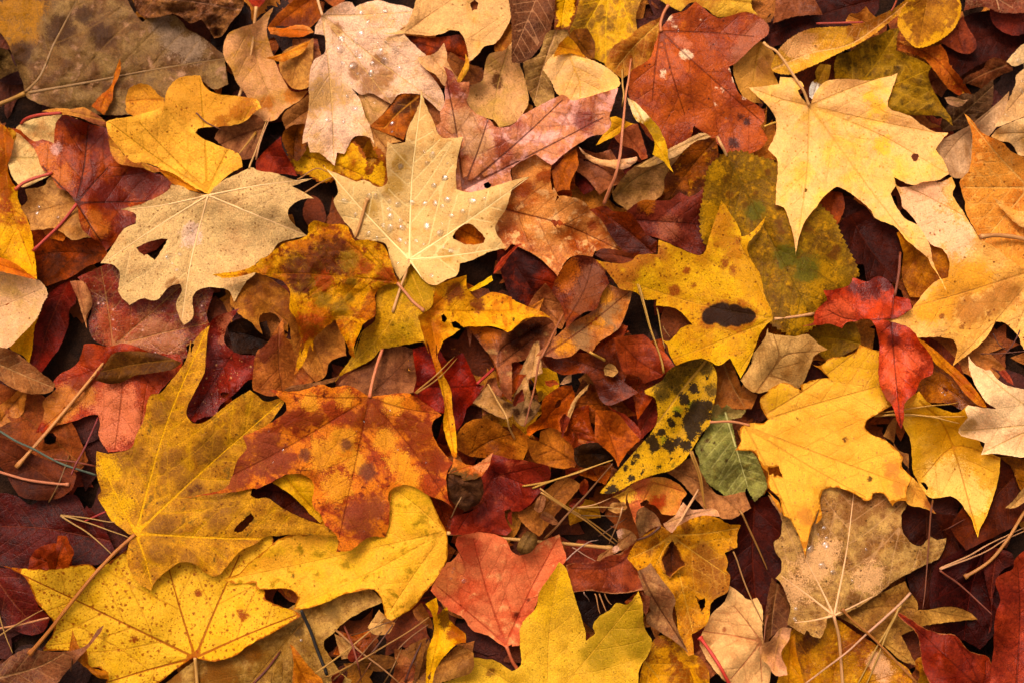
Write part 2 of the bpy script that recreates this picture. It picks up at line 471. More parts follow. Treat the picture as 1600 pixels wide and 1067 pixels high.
    M0 = inside(o, GX, GY); M = M0.copy()
    for s in ((0, 1), (0, -1), (1, 0), (-1, 0)): M |= np.roll(M0, s, (0, 1))
    low = Hs + gap
    Z = low.copy()
    if not rest: Z = np.full(low.shape, np.percentile(low[M], 60) if M.any() else 0.0)
    for _ in range(200 if size > 150 else stiff):
        Z = np.where(M, np.maximum(blur(Z, M, 1), low), Z)
    Z = np.where(M, np.maximum(blur(Z, M, 14 if size > 150 else 3), low - gap * 0.75), low)
    ed_g = np.zeros(GX.shape); G = np.stack([GX.ravel(), GY.ravel()], 1)
    ed_g = segdist(G, BA, BB)[0].reshape(GX.shape); ed_g[~M0] = 0
    VA = np.vstack([q[:-1] for q in prim]); VB = np.vstack([q[1:] for q in prim])
    cen = pts(hub)[0] if hub else (prim[0][0] + prim[0][-1]) / 2
    R = np.hypot(*(o - cen).T).max()
    bl = pts(bumps, 4) if bumps else []
    wl = 125.0 if size > 150 else 70.0
    def shape(x, y, ed, vd):
        z = und * (nz(x / wl, y / wl) + 0.45 * nz(x / 31.0 + 9, y / 31.0) * (0.4 if size > 150 else 1.0)) * np.minimum(1.0, 0.35 + ed / 30.0)
        z = z + eup * np.exp(-ed / 11.0) * (0.35 + nz(x / 38.0 + 20, y / 38.0)) - edn * np.exp(-ed / 16.0)
        z = z + pillow * (1 - np.exp(-vd / 9.0)) + curl * (np.hypot(x - cen[0], y - cen[1]) / R) ** 2
        if hub: z = z + 14.0 * min(1.0, size / 160.0) * (np.hypot(x - cen[0], y - cen[1]) / R) ** 2 * nz(np.arctan2(y - cen[1], x - cen[0]) * 1.15 + 30, np.hypot(x - cen[0], y - cen[1]) / R * 1.2)
        if size > 150: z = z + 1.5 * (0.5 - np.abs(nz(x / 24.0 + 7, y / 24.0)) * 1.6) * np.minimum(1.0, vd / 8.0)
        if crk: z = z + crk * ((1 - np.abs(nz(x / 17.0 + 3, y / 17.0)) * 2.2) + 0.6 * (1 - np.abs(nz(x / 8.0 + 13, y / 8.0)) * 2.2))
        if puff: z = z + puff * np.sqrt(np.clip(1 - (1 - np.clip(ed / pw, 0, 1)) ** 2, 0, 1))
        for bx, by, br, bz in bl: z = z + bz * np.exp(-((x - bx) ** 2 + (y - by) ** 2) / (br * br))
        return z
    vd_g = segdist(G, VA, VB)[0].reshape(GX.shape)
    Zs = np.where(M, np.maximum(Z + shape(GX, GY, ed_g, vd_g), Hs + 1.2), Hs)
    if rest: Hs[M] = np.maximum(Hs[M], Zs[M])
    # spread for sampling outside the mask
    Zx = np.where(M, Zs, 0); Wx = M.astype(float)
    for _ in range(2):
        A2 = Zx.copy(); W2 = Wx.copy()
        for s in ((0, 1), (0, -1), (1, 0), (-1, 0)): A2 += np.roll(Zx * (Wx > 0), s, (0, 1)); W2 += np.roll((Wx > 0).astype(float), s, (0, 1))
        Zn = np.where(W2 > 0, A2 / np.maximum(W2, 1e-9), 0); Zx = np.where(M, Zs, Zn); Wx = (W2 > 0).astype(float)
    def zat(x, y):
        fx = np.clip((np.asarray(x, float) - gxs[i0]) / GS, 0, Zx.shape[1] - 1.001); fy = np.clip((np.asarray(y, float) - gys[j0]) / GS, 0, Zx.shape[0] - 1.001)
        i = fx.astype(int); j = fy.astype(int); f = fx - i; g = fy - j
        return (Zx[j, i] * (1 - f) + Zx[j, i + 1] * f) * (1 - g) + (Zx[j + 1, i] * (1 - f) + Zx[j + 1, i + 1] * f) * g
    ed = segdist(X, BA, BB)[0]
    v1, vt = segdist(X, VA, VB)
    tl = []
    for q in prim: tl += list(np.linspace(0, 1, len(q) - 1, endpoint=False))
    tl = np.array(tl); v1 = v1 * (1 + 1.3 * tl[np.minimum(vt.astype(int), len(tl) - 1)])
    if secs: v2 = segdist(X, np.vstack([q[:-1] for q in secs]), np.vstack([q[1:] for q in secs]))[0]
    else: v2 = np.full(len(X), 50.0)
    z = zat(X[:, 0], X[:, 1]) + nz(X[:, 0] / 13.0, X[:, 1] / 13.0) * 0.6 + (1 - np.exp(-segdist(X, VA, VB)[0] / 5.0)) * (1.1 + 1.6 * (1 - np.exp(-v2 / 6.0)) * np.minimum(1.0, ed / 10.0))
    W = world(X[:, 0], X[:, 1], z)
    at = {'lp': np.stack([X[:, 0] / 100.0, X[:, 1] / 100.0, np.full(len(X), (sd_ % 97) * 1.37)], 1), 'v1': v1, 'v2': v2, 'ed': ed}
    blobs = mk.get('blobs', ())
    for kk, bb_ in enumerate(blobs):
        bs_ = bb_[1]
        w = np.full(len(X), -0.6)
        for bx, by, br in pts(bs_, 3): w = np.maximum(w, np.clip(1.45 - np.hypot(X[:, 0] - bx, X[:, 1] - by) / br * 0.92, -0.6, 1))
        at['b%d' % kk] = w
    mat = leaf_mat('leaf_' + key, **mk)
    # faces must look up
    fs = []
    for f in ff:
        p0, p1, p2 = X[f[0]], X[f[1]], X[f[2]]
        s = (p1[0] - p0[0]) * (p2[1] - p0[1]) - (p1[1] - p0[1]) * (p2[0] - p0[0])
        fs.append(f if s < 0 else f[::-1])
    base = world(np.array([cen[0]]), np.array([cen[1]]), zat([cen[0]], [cen[1]]))[0]
    me = mesh_from(name, W - base, fs, mat, at)
    if part_of:
        par = LEAVES[part_of]
        ob = link(part_name, me, par['root']); ob.location = Vector(base - par['base'])
        if label: ob['label'] = label
        LEAVES[key] = dict(root=par['root'], base=par['base'], zat=zat); return ob
    many = bool(stalk) or ribs or bool(mk.get('parts'))
    if many:
        root = link(name, None, None, label, cat, group); root.location = Vector(base); root.empty_display_size = 0.01
        link('blade', me, root)
    else:
        root = link(name, me, None, label, cat, group); root.location = Vector(base)
    LEAVES[key] = dict(root=root, base=base, zat=zat)
    if ribs:
        for q in prim:
            q = q[inn(q)]
            if len(q) < 6: continue
            t = np.linspace(0, 1, len(q)); rad = (sr * 0.62) * (1 - 0.8 * t) + 0.25
            mv = tube_mesh(q, zat(q[:, 0], q[:, 1]) + rad * 0.15, rad, stem_mat(mk.get('v', sc), mk.get('v', sc)), 6)
            mo = link('main_vein', mv, root); mo.matrix_parent_inverse = Matrix.Translation(Vector(-base))
    if stalk:
        sp_ = bend(pts(stalk))
        mv, p, zz = make_stem(sp_, sr, sc, sc2, taper=(0.95, 1.0), bulb=sbulb, bulb0=0.25, lift=slift, first=float(zat([sp_[0][0]], [sp_[0][1]])[0]) if not mk.get('far') else None, rng=rng)
        mo = link('stalk', mv, root); mo.matrix_parent_inverse = Matrix.Translation(Vector(-base))
    return root

# ------------------------------------------------------------------ loose stalks, needles, drops
def stem(name, label, path, r=2.2, c1='b88048', c2=None, cat='stalk', group=None, **kw):
    me, p, z = make_stem(path, r, c1, c2, rng=random.Random(len(path) * 7 + int(r * 10)), **kw)
    base = world(p[:1, 0], p[:1, 1], z[:1])[0]
    me.transform(Matrix.Translation(Vector(-base)))
    o = link(name, me, None, label, cat, group); o.location = Vector(base); return o

def needles(label, paths, r=1.5, c1='c09050', c2=None, group='pine needles among the leaves', **kw):
    """pine needles that share one sheath"""
    root = None; rr = random.Random(len(paths[0]) + len(label))
    for i, ph in enumerate(paths):
        me, p, z = make_stem(ph, r, c1, c2, taper=(1.1, 0.55), rng=rr, wob=1.4, arc=0.03, sides=6, **kw)
        if i == 0:
            base = world(p[:1, 0], p[:1, 1], z[:1])[0]
            if len(paths) == 1:
                me.transform(Matrix.Translation(Vector(-base)))
                o = link('pine_needle', me, None, label, 'pine needle', group); o.location = Vector(base); return o
            root = link('pine_needle_pair' if len(paths) == 2 else 'pine_needle_bunch', None, None, label, 'pine needles', group); root.location = Vector(base); root.empty_display_size = 0.01
        mo = link('needle', me, root); mo.matrix_parent_inverse = Matrix.Translation(Vector(-base))
    return root

_drop = {}
def drop_proto():
    M, t = new_mat('rain_water')
    g = t.n('ShaderNodeBsdfPrincipled', Base__Color=(1, 1, 1), Roughness=0.02, IOR=1.333)
    g.inputs['Transmission Weight'].default_value = 1.0
    tp = t.n('ShaderNodeBsdfTransparent'); gs = t.n('ShaderNodeBsdfGlossy', Roughness=0.24)
    g1 = t.n('ShaderNodeMixShader', i0=0.45, i1=tp.outputs[0], i2=g.outputs[0])
    gl = t.n('ShaderNodeMixShader', i0=0.055, i1=g1.outputs[0], i2=gs.outputs[0])
    out = t.n('ShaderNodeOutputMaterial'); t.t.links.new(gl.outputs[0], out.inputs[0])
    V = []; F = []; n = 20; m = 7
    for i in range(m):
        a = (i / m) * math.pi / 2; rr = math.cos(a) ** 0.8; zz = math.sin(a) * 0.55
        for k in range(n):
            th = 2 * math.pi * k / n; V.append((rr * math.cos(th), rr * math.sin(th), zz))
    V.append((0, 0, 0.55)); top = len(V) - 1
    for i in range(m - 1):
        for k in range(n): F.append((i * n + k, i * n + (k + 1) % n, (i + 1) * n + (k + 1) % n, (i + 1) * n + k))
    for k in range(n): F.append(((m - 1) * n + k, (m - 1) * n + (k + 1) % n, top))
    for k in range(n): V.append((0.9 * math.cos(2 * math.pi * k / n), 0.9 * math.sin(2 * math.pi * k / n), -0.12))
    b0 = top + 1
    for k in range(n): F.append((b0 + k, b0 + (k + 1) % n, (k + 1) % n, k))
    F.append(tuple(reversed(range(b0, b0 + n))))
    return mesh_from('rain_drop', V, F, M)
def drops(key, label, group, spec):
    L = LEAVES[key]; rr = random.Random(len(spec))
    if 'd' not in _drop: _drop['d'] = drop_proto()
    for x, y, r in pts(spec, 3):
        z_ = L['zat']; za = lambda u, v: z_(u, v) + 1.3
        z = float(za([x], [y])[0])
        p = world(np.array([x, x + 4, x]), np.array([y, y, y - 4]), np.array([z, float(za([x + 4], [y])[0]), float(za([x], [y - 4])[0])]))
        u = Vector(p[1] - p[0]).normalized(); v = Vector(p[2] - p[0]).normalized(); n = u.cross(v).normalized(); v = n.cross(u)
        o = link('rain_drop', _drop['d'], None, label, 'water drop', group)
        k = rr.uniform(0.85, 1.2); a = rr.uniform(0, 3.14)
        Rm = Matrix((u, v, n)).transposed().to_4x4() @ Matrix.Rotation(a, 4, 'Z')
        o.matrix_world = Matrix.Translation(Vector(p[0])) @ Rm @ Matrix.Diagonal((r * 1.12 * S * k, r * 1.12 * S / k, r * S * rr.uniform(0.7, 1.0), 1))
SUN_E, SUN_A, EXPO = 1.65, 26.0, 0.79
# ================================================================== soil and the litter underneath
def ground():
    M, t = new_mat('soil')
    co = t.n('ShaderNodeTexCoord').outputs['Object']
    n = t.noise(co, 60.0, 8.0, 0.7); n2 = t.noise(co, 420.0, 4.0, 0.6)
    c = t.mix(t.mr(n, 0.35, 0.65), lin('1c0e08'), lin('3a2114'))
    bp = t.n('ShaderNodeBump', Strength=0.9, Distance=0.004, Height=t.m('ADD', n, t.m('MULTIPLY', n2, 0.4)))
    pb = t.n('ShaderNodeBsdfPrincipled', Base__Color=c, Roughness=0.85, Normal=bp.outputs[0]); pb.inputs['Specular IOR Level'].default_value = 0.1
    out = t.n('ShaderNodeOutputMaterial'); t.t.links.new(pb.outputs[0], out.inputs[0])
    rng = np.random.RandomState(4); ticks = np.concatenate([[-40, -8, -2], np.linspace(-0.8, 0.8, 81), [2, 8, 40]])
    n = len(ticks); nz = VNoise(11)
    X, Y = np.meshgrid(ticks, ticks); Z = -0.0215 + 0.002 * nz(X * 30, Y * 30)
    V = np.stack([X.ravel(), Y.ravel(), Z.ravel()], 1); F = []
    for j in range(n - 1):
        for i in range(n - 1): F.append((j * n + i, j * n + i + 1, (j + 1) * n + i + 1, (j + 1) * n + i))
    link('ground', mesh_from('ground', V, F, M), kind='structure')
ground()

LIT = ["P 0 0 60 -20 20 -60 110 -70 150 -150 190 -80 280 -90 240 -30 330 10 250 40 260 110 180 70 130 120 100 60 20 70",
       "P 0 0 40 -50 110 -70 180 -50 230 0 180 50 110 60 40 40", "P 0 0 50 -30 90 -90 130 -40 200 -50 180 10 220 60 150 60 110 120 80 60 20 60"]
def litter():
    """matted older litter that shows in the gaps and goes on beyond the photo"""
    rng = random.Random(5); V = []; F = []; colr = []; lpv = []
    cols = ['6a3012', '4a1c10', '8c481c', '5a280c', '7a3016', '3a1c10', '945a1c', '9a5c30', '743a16', 'a86428']
    outc = cols + ['8a4c1c', 'a8702c', '9a4424', 'b88848', '74301a', 'c08c30']
    for k in range(2600):
        u = rng.uniform(-0.7, 0.7); v = rng.uniform(-0.56, 0.56)
        inside_ = abs(u) < 0.37 and abs(v) < 0.29
        base = pts(rng.choice(LIT)); base = smooth_outline(base, rng, 16, jag=2.0); base = base - base.mean(0)
        sc_ = (rng.uniform(0.2, 0.6) * S if inside_ else rng.uniform(0.55, 1.15) * S); a = rng.uniform(0, 6.28)
        cc = lin(rng.choice(cols if inside_ else outc))
        z0 = rng.uniform(-0.0205, -0.0145) if inside_ else rng.uniform(-0.02, -0.002); tx = rng.uniform(-0.22, 0.22); ty = rng.uniform(-0.22, 0.22)
        q = []
        for x, y in base:
            X = (x * math.cos(a) - y * math.sin(a)) * sc_; Y = (x * math.sin(a) + y * math.cos(a)) * sc_
            q.append((u + X, v + Y, z0 + X * tx + Y * ty + rng.uniform(-1, 1) * 0.0004 - (X * X + Y * Y) * rng.uniform(2, 6)))
        c = (u, v, z0 + 0.0006); m1 = [tuple(0.5 * (c[i] + p[i]) for i in range(3)) for p in q]
        b = len(V); n = len(q); V += [c] + m1 + q; s = rng.uniform(0, 50)
        colr += [tuple(cc)] * (2 * n + 1); lpv += [((p[0] / S) / 100, (p[1] / S) / 100, s) for p in [c] + m1 + q]
        for i in range(n):
            j = (i + 1) % n
            F.append((b, b + 1 + i, b + 1 + j)); F.append((b + 1 + i, b + 1 + n + i, b + 1 + n + j, b + 1 + j))
    M, t = new_mat('old_litter')
    lp = t.attr('lp', True); n1 = t.noise(lp, 3.0, 6.0, 0.65); n2 = t.noise(lp, 22.0, 4.0, 0.6)
    g = t.mr(t.m('ADD', t.m('MULTIPLY', n1, 0.6), t.m('MULTIPLY', n2, 0.4)), 0.3, 0.7, 0.45, 1.45)
    cv = t.n('ShaderNodeCombineColor', Red=g, Green=g, Blue=g).outputs[0]
    col = t.mix(1.0, t.attr('tint', True), cv, 'MULTIPLY')
    bp = t.n('ShaderNodeBump', Strength=0.8, Distance=0.0015, Height=t.m('ADD', n1, n2))
    pb = t.n('ShaderNodeBsdfPrincipled', Base__Color=col, Roughness=0.6, Normal=bp.outputs[0]); pb.inputs['Specular IOR Level'].default_value = 0.15
    out = t.n('ShaderNodeOutputMaterial'); t.t.links.new(pb.outputs[0], out.inputs[0])
    me = mesh_from('leaf_litter', V, F, M, {'tint': np.array(colr), 'lp': np.array(lpv)})
    link('leaf_litter', me, None, 'dark matted old leaf litter in the gaps between the leaves', 'leaf litter', None, 'stuff')
litter()
# ================================================================== the leaves, lowest first; outlines traced on the photograph
ML = 'maple_leaf'; DL = 'dead_leaf'; CL = 'cherry_leaf'
# ---------------------------------------------------------------- deep layer
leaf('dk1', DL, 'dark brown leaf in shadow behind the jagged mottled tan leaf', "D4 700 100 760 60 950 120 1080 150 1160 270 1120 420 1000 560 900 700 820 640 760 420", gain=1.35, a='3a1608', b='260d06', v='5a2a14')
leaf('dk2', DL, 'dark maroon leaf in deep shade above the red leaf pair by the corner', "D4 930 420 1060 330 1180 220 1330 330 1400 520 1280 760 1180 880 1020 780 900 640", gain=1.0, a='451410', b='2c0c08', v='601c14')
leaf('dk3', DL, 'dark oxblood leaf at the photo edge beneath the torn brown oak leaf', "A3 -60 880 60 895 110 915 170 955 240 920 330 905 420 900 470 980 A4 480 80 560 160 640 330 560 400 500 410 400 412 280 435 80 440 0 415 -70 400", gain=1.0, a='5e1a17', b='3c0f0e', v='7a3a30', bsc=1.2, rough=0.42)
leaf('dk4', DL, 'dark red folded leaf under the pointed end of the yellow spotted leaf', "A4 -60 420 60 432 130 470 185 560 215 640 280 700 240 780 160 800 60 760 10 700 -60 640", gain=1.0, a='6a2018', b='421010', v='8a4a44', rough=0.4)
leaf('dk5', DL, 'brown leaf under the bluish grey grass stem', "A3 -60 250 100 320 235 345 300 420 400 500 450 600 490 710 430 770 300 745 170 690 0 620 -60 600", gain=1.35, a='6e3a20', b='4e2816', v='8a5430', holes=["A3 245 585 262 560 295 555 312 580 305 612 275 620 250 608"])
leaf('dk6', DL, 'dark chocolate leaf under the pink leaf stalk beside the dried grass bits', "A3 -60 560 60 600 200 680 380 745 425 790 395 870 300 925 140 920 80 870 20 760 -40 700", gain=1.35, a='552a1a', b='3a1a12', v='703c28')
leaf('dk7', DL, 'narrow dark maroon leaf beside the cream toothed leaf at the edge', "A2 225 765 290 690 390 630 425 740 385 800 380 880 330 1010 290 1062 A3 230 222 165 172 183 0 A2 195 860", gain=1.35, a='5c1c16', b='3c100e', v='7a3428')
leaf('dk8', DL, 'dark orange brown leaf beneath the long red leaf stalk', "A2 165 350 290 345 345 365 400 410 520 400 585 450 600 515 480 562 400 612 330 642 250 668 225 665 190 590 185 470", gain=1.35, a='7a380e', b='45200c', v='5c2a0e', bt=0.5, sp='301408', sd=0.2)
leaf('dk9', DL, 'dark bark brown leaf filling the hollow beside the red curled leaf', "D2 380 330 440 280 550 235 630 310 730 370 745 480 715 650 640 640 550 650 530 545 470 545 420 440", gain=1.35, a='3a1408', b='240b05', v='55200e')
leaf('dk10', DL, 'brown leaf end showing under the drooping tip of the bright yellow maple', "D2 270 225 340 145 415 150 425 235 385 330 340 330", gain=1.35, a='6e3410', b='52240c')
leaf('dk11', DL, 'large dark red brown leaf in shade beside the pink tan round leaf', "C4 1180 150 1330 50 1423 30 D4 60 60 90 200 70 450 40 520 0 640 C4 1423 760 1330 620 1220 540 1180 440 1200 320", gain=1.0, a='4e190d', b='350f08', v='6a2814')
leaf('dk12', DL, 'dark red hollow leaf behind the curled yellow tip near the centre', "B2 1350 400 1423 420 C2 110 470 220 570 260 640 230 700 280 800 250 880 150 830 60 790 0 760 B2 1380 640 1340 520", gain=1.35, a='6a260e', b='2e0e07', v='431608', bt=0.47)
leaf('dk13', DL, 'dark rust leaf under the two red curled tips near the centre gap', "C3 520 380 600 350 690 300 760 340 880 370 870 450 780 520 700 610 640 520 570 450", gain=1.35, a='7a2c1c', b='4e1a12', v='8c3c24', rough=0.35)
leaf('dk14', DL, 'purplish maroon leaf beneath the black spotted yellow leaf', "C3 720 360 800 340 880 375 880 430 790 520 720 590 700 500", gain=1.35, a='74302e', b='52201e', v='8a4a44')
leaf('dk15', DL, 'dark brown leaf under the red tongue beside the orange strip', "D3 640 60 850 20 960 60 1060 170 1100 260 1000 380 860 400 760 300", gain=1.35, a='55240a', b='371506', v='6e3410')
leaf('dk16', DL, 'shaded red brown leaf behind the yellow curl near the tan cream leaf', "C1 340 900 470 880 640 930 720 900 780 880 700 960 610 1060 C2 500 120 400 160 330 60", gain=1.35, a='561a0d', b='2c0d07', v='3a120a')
leaf('dk17', DL, 'near black leaf put in for the dark gap under the crinkled dead leaf', "A1 1180 180 1300 40 1360 20 1423 160 1300 260 1250 420 1180 330", gain=1.35, a='2a1408', b='1b0d06')  # near-black colour stands in for the shade of an open gap
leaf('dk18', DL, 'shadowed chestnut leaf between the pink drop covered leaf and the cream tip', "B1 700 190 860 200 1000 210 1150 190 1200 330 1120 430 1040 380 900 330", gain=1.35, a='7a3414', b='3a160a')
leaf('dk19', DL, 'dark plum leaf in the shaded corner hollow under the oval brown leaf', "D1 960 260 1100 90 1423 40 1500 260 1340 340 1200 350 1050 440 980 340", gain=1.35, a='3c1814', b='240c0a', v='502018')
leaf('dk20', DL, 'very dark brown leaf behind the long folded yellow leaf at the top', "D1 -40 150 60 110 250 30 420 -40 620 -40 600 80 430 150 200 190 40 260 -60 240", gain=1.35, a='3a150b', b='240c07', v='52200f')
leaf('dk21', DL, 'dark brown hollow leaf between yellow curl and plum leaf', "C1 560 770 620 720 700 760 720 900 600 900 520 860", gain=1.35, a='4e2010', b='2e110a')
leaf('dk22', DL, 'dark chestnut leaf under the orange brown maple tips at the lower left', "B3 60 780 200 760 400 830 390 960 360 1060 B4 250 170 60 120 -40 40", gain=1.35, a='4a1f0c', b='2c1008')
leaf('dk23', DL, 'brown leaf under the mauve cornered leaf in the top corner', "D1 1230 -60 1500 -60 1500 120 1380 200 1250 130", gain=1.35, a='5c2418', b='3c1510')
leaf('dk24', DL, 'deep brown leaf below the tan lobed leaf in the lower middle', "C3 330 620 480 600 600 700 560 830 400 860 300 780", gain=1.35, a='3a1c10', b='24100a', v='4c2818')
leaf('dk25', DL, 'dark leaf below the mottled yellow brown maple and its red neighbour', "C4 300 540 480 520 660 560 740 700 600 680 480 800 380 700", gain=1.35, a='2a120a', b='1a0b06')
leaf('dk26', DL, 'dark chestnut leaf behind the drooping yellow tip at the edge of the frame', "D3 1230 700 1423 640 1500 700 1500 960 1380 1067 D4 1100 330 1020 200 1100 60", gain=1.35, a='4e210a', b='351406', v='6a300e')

# ---------------------------------------------------------------- torn scraps filling the gaps under the upper leaves
def scraps():
    rng = random.Random(21)
    tones = [('b8622a', '8a3c16'), ('aa5024', '7a2e16'), ('c0743a', '945024'), ('9a4420', '702412'), ('ae6c4a', '864630'), ('a4582a', '783616'), ('c4802c', '985418'), ('a06050', '78443a')]
    spots = []
    for k in range(78):
        if k < 34: x, y = rng.uniform(640, 1010), rng.uniform(455, 800)
        else: x, y = rng.uniform(-20, 1620), rng.uniform(-20, 1087)
        spots.append((x, y))
    for k, (x, y) in enumerate(spots):
        r = rng.uniform(26, 58); n = rng.choice((7, 8, 9, 11)); el = rng.uniform(0.55, 0.9); rot = rng.uniform(0, 6.28); s = 'P'
        for i in range(n):
            a = 2 * math.pi * i / n; q = r * (rng.uniform(0.55, 0.8) if i % 2 else rng.uniform(0.85, 1.25))
            u, v = q * math.cos(a), q * math.sin(a) * el
            s += ' %.1f %.1f' % (x + u * math.cos(rot) - v * math.sin(rot), y + u * math.sin(rot) + v * math.cos(rot))
        a_, b_ = rng.choice(tones)
        centre = k < 34
        leaf('scrap%d' % k, 'torn_leaf_scrap', 'small torn rust brown scrap wedged among the leaves of the central hollow' if centre else 'small torn rust brown scrap half buried under larger leaves', s,
             group='torn scraps in the central hollow' if centre else 'torn scraps under the larger leaves', a=a_, b=b_, und=11, eup=9, crk=2.0, gap=3, rough=rng.choice((0.38, 0.5)), curl=rng.uniform(-6, 10), v='6a3418')
scraps()

# ---------------------------------------------------------------- row one
leaf('brownleaf', 'oak_leaf', 'huge olive brown dead leaf with pale midrib in the top corner',
     "A1 140 515 115 430 85 350 40 240 0 180 -70 60 -40 -120 300 -200 620 -100 700 -10 740 60 790 125 830 100 900 88 960 85 1010 120 1040 160 1110 200 1180 250 1240 300 1330 308 1250 345 1258 400 1270 470 1190 500 1130 455 1000 560 700 640 400 620 250 590 150 545",
     pv="A1 140 522 500 458 800 400 1100 350 1330 318 | A1 142 515 225 425 295 260 340 170 430 0", stalk="A1 140 522 60 556 -50 600", sr=4.5, sc='b07a34', sc2='8a5a2c',
     a='906a4c', b='6c4630', bt=0.5, bs=0.12, bsc=2.3, mo=0.4, c='a08064', ct=0.6, csc=4.5, v='8a6242', vs=0.7, w1=3.0, sec=70, sang=42, ret=0.13, crk=2.0, und=8, gap=6, fm=0.3,
     blobs=[('9a6414', "A1 80 130 38 130 60 34 60 220 22"), ('8c7660', "A1 960 230 22 1060 270 24 900 150 16"), ('47281a', "A1 330 170 26 560 200 20 470 90 14 120 300 20")], rough=0.5, ribs=True)
leaf('crinkle', DL, 'crinkled pinkish brown dried leaf at the top beside the huge brown leaf',
     "A1 740 -60 742 0 760 60 800 98 880 98 960 80 1010 100 1060 130 1120 110 1150 150 1190 215 1235 200 1290 120 1340 60 1355 0 1300 -70 1000 -90", a='a06a48', b='6e3f28', bt=0.5, c='b88868', und=16, eup=8, crk=9, wr=0.9, bump=1.0, v='c09070', fm=0.4)
leaf('crinkle2', DL, 'grey brown crumpled scrap tucked against the edge of the huge brown leaf', "A1 -60 260 0 268 50 290 75 350 108 395 60 410 0 440 -60 440", a='7a5a3c', b='50351f', und=12, crk=8, wr=0.9, bump=1.0)
leaf('cream4', DL, 'pale cream leaf peeping out under two red stalks', "A1 92 710 170 668 330 640 430 660 420 800 340 900 300 965 230 1000 140 1042 85 1012 45 920 50 840 90 770", pv="A1 40 878 200 880 420 860", a='d8b878', b='c09a58', v='b08c50', sec=16)
leaf('redtop', ML, 'red maple leaf cut off by the top edge with a long peach stalk', "A1 1340 -90 1372 -20 1400 35 B1 8 50 30 28 52 0 70 -70 0 -140", stalk="B1 2 40 A1 1412 150 1395 300 1345 490 1280 660 1222 800", sr=3.1, sc='d2966c', sc2='c47c50', sbulb=0.7, a='a83c1c', b='80280f', far=True, slift=3)
leaf('tan27', ML, 'plain tan leaf under the long peach stalk near the top',
     "P 400 35 P 373 45 355 55 349 85 362 110 370 130 385 150 400 187 415 190 430 188 445 172 468 158 482 142 456 143 440 120 428 90 417 48 427 12 414 22", a='cc9664', b='b07848', v='b88050', c='c08040', ct=0.62, curl=3, blobs=[('a85f28', "B1 200 530 12 240 520 10 60 570 12")])
leaf('tan33', DL, 'brown tan scrap under the drop covered pinkish leaf', "B1 150 640 250 560 330 500 430 600 320 720 200 732 165 720", a='a06844', b='86502f')
leaf('tan32', DL, 'brown leaf standing beside the left margin of the pinkish drop covered leaf', "B1 150 290 230 250 320 215 315 330 292 480 250 500 200 490 150 432 128 370", a='b47a48', b='8c5430', v='9c6440')
leaf('or29', DL, 'orange brown leaf lying across the top edge beside the pinkish leaf stalk', "B1 60 160 120 80 200 10 260 -60 380 -70 345 10 352 50 365 90 330 130 290 160 200 150 120 148", a='a85a1c', b='74360f', v='8a4414')
leaf('curl30', DL, 'thin curled tan rim with orange inside under the orange brown top leaf', "B1 65 152 150 158 230 140 290 150 322 180 250 207 150 207 110 195 80 192", a='c87e4c', b='b05a1c', puff=6, pw=7, blobs=[('b4581a', "B1 160 190 12 220 190 12 270 190 9")])
leaf('curl31', DL, 'little orange curled sliver in front of the brown leaf near the top', "B1 55 325 150 300 230 258 305 225 255 300 185 332 140 345", a='c87c34', b='a85a1c', puff=5, pw=7)
leaf('pink36', DL, 'tan scrap with a shiny drop between two lobes of the pinkish leaf', "B1 560 500 640 520 745 585 700 640 630 710 600 640", a='c89868', b='ae7c4e')
leaf('strip36', DL, 'narrow orange brown strip between the pinkish leaf lobes and cream star leaf', "B1 630 705 700 640 750 590 770 540 830 525 910 535 900 600 850 700 820 780 740 750", a='a4581f', b='6a3216', v='c07838', blobs=[('3c1c14', "B1 850 580 16 800 600 14")])
leaf('brown36', DL, 'pale brown scrap between the orange serrate leaf and cream star leaf', "B1 630 710 730 750 810 790 740 800 720 910 680 860 640 790", a='b87e54', b='8e5432')
leaf('elm31', 'elm_leaf', 'small golden toothed leaf hanging below the pinkish drop covered leaf',
     "B1 175 830 240 800 270 780 340 830 430 880 530 780 580 830 610 900 620 960 690 880 655 820 700 850 730 960 725 1020 690 1045 640 1020 590 990 550 1015 480 980 430 960 440 1000 360 1010 290 970 230 960 200 910", serr=3.8, sper=7, a='d08c18', b='a05c12', bt=0.55, v='8c4c10', sp='6e300c', sd=0.25, pv="B1 190 850 400 900 600 980", sec=16, e='8c4a10', ew=5)
leaf('brownc', DL, 'brown folded leaf end beside the golden toothed leaf', "B1 150 740 200 700 270 690 290 780 270 850 230 900 190 870 150 800", a='8a4f1c', b='5e3010')
leaf('red34', DL, 'maroon leaf tip beside the golden toothed leaf', "B1 0 900 60 830 140 760 150 830 190 900 230 980 150 970 60 965 0 945", a='9a3a1c', b='6a2012', v='7a2c16')

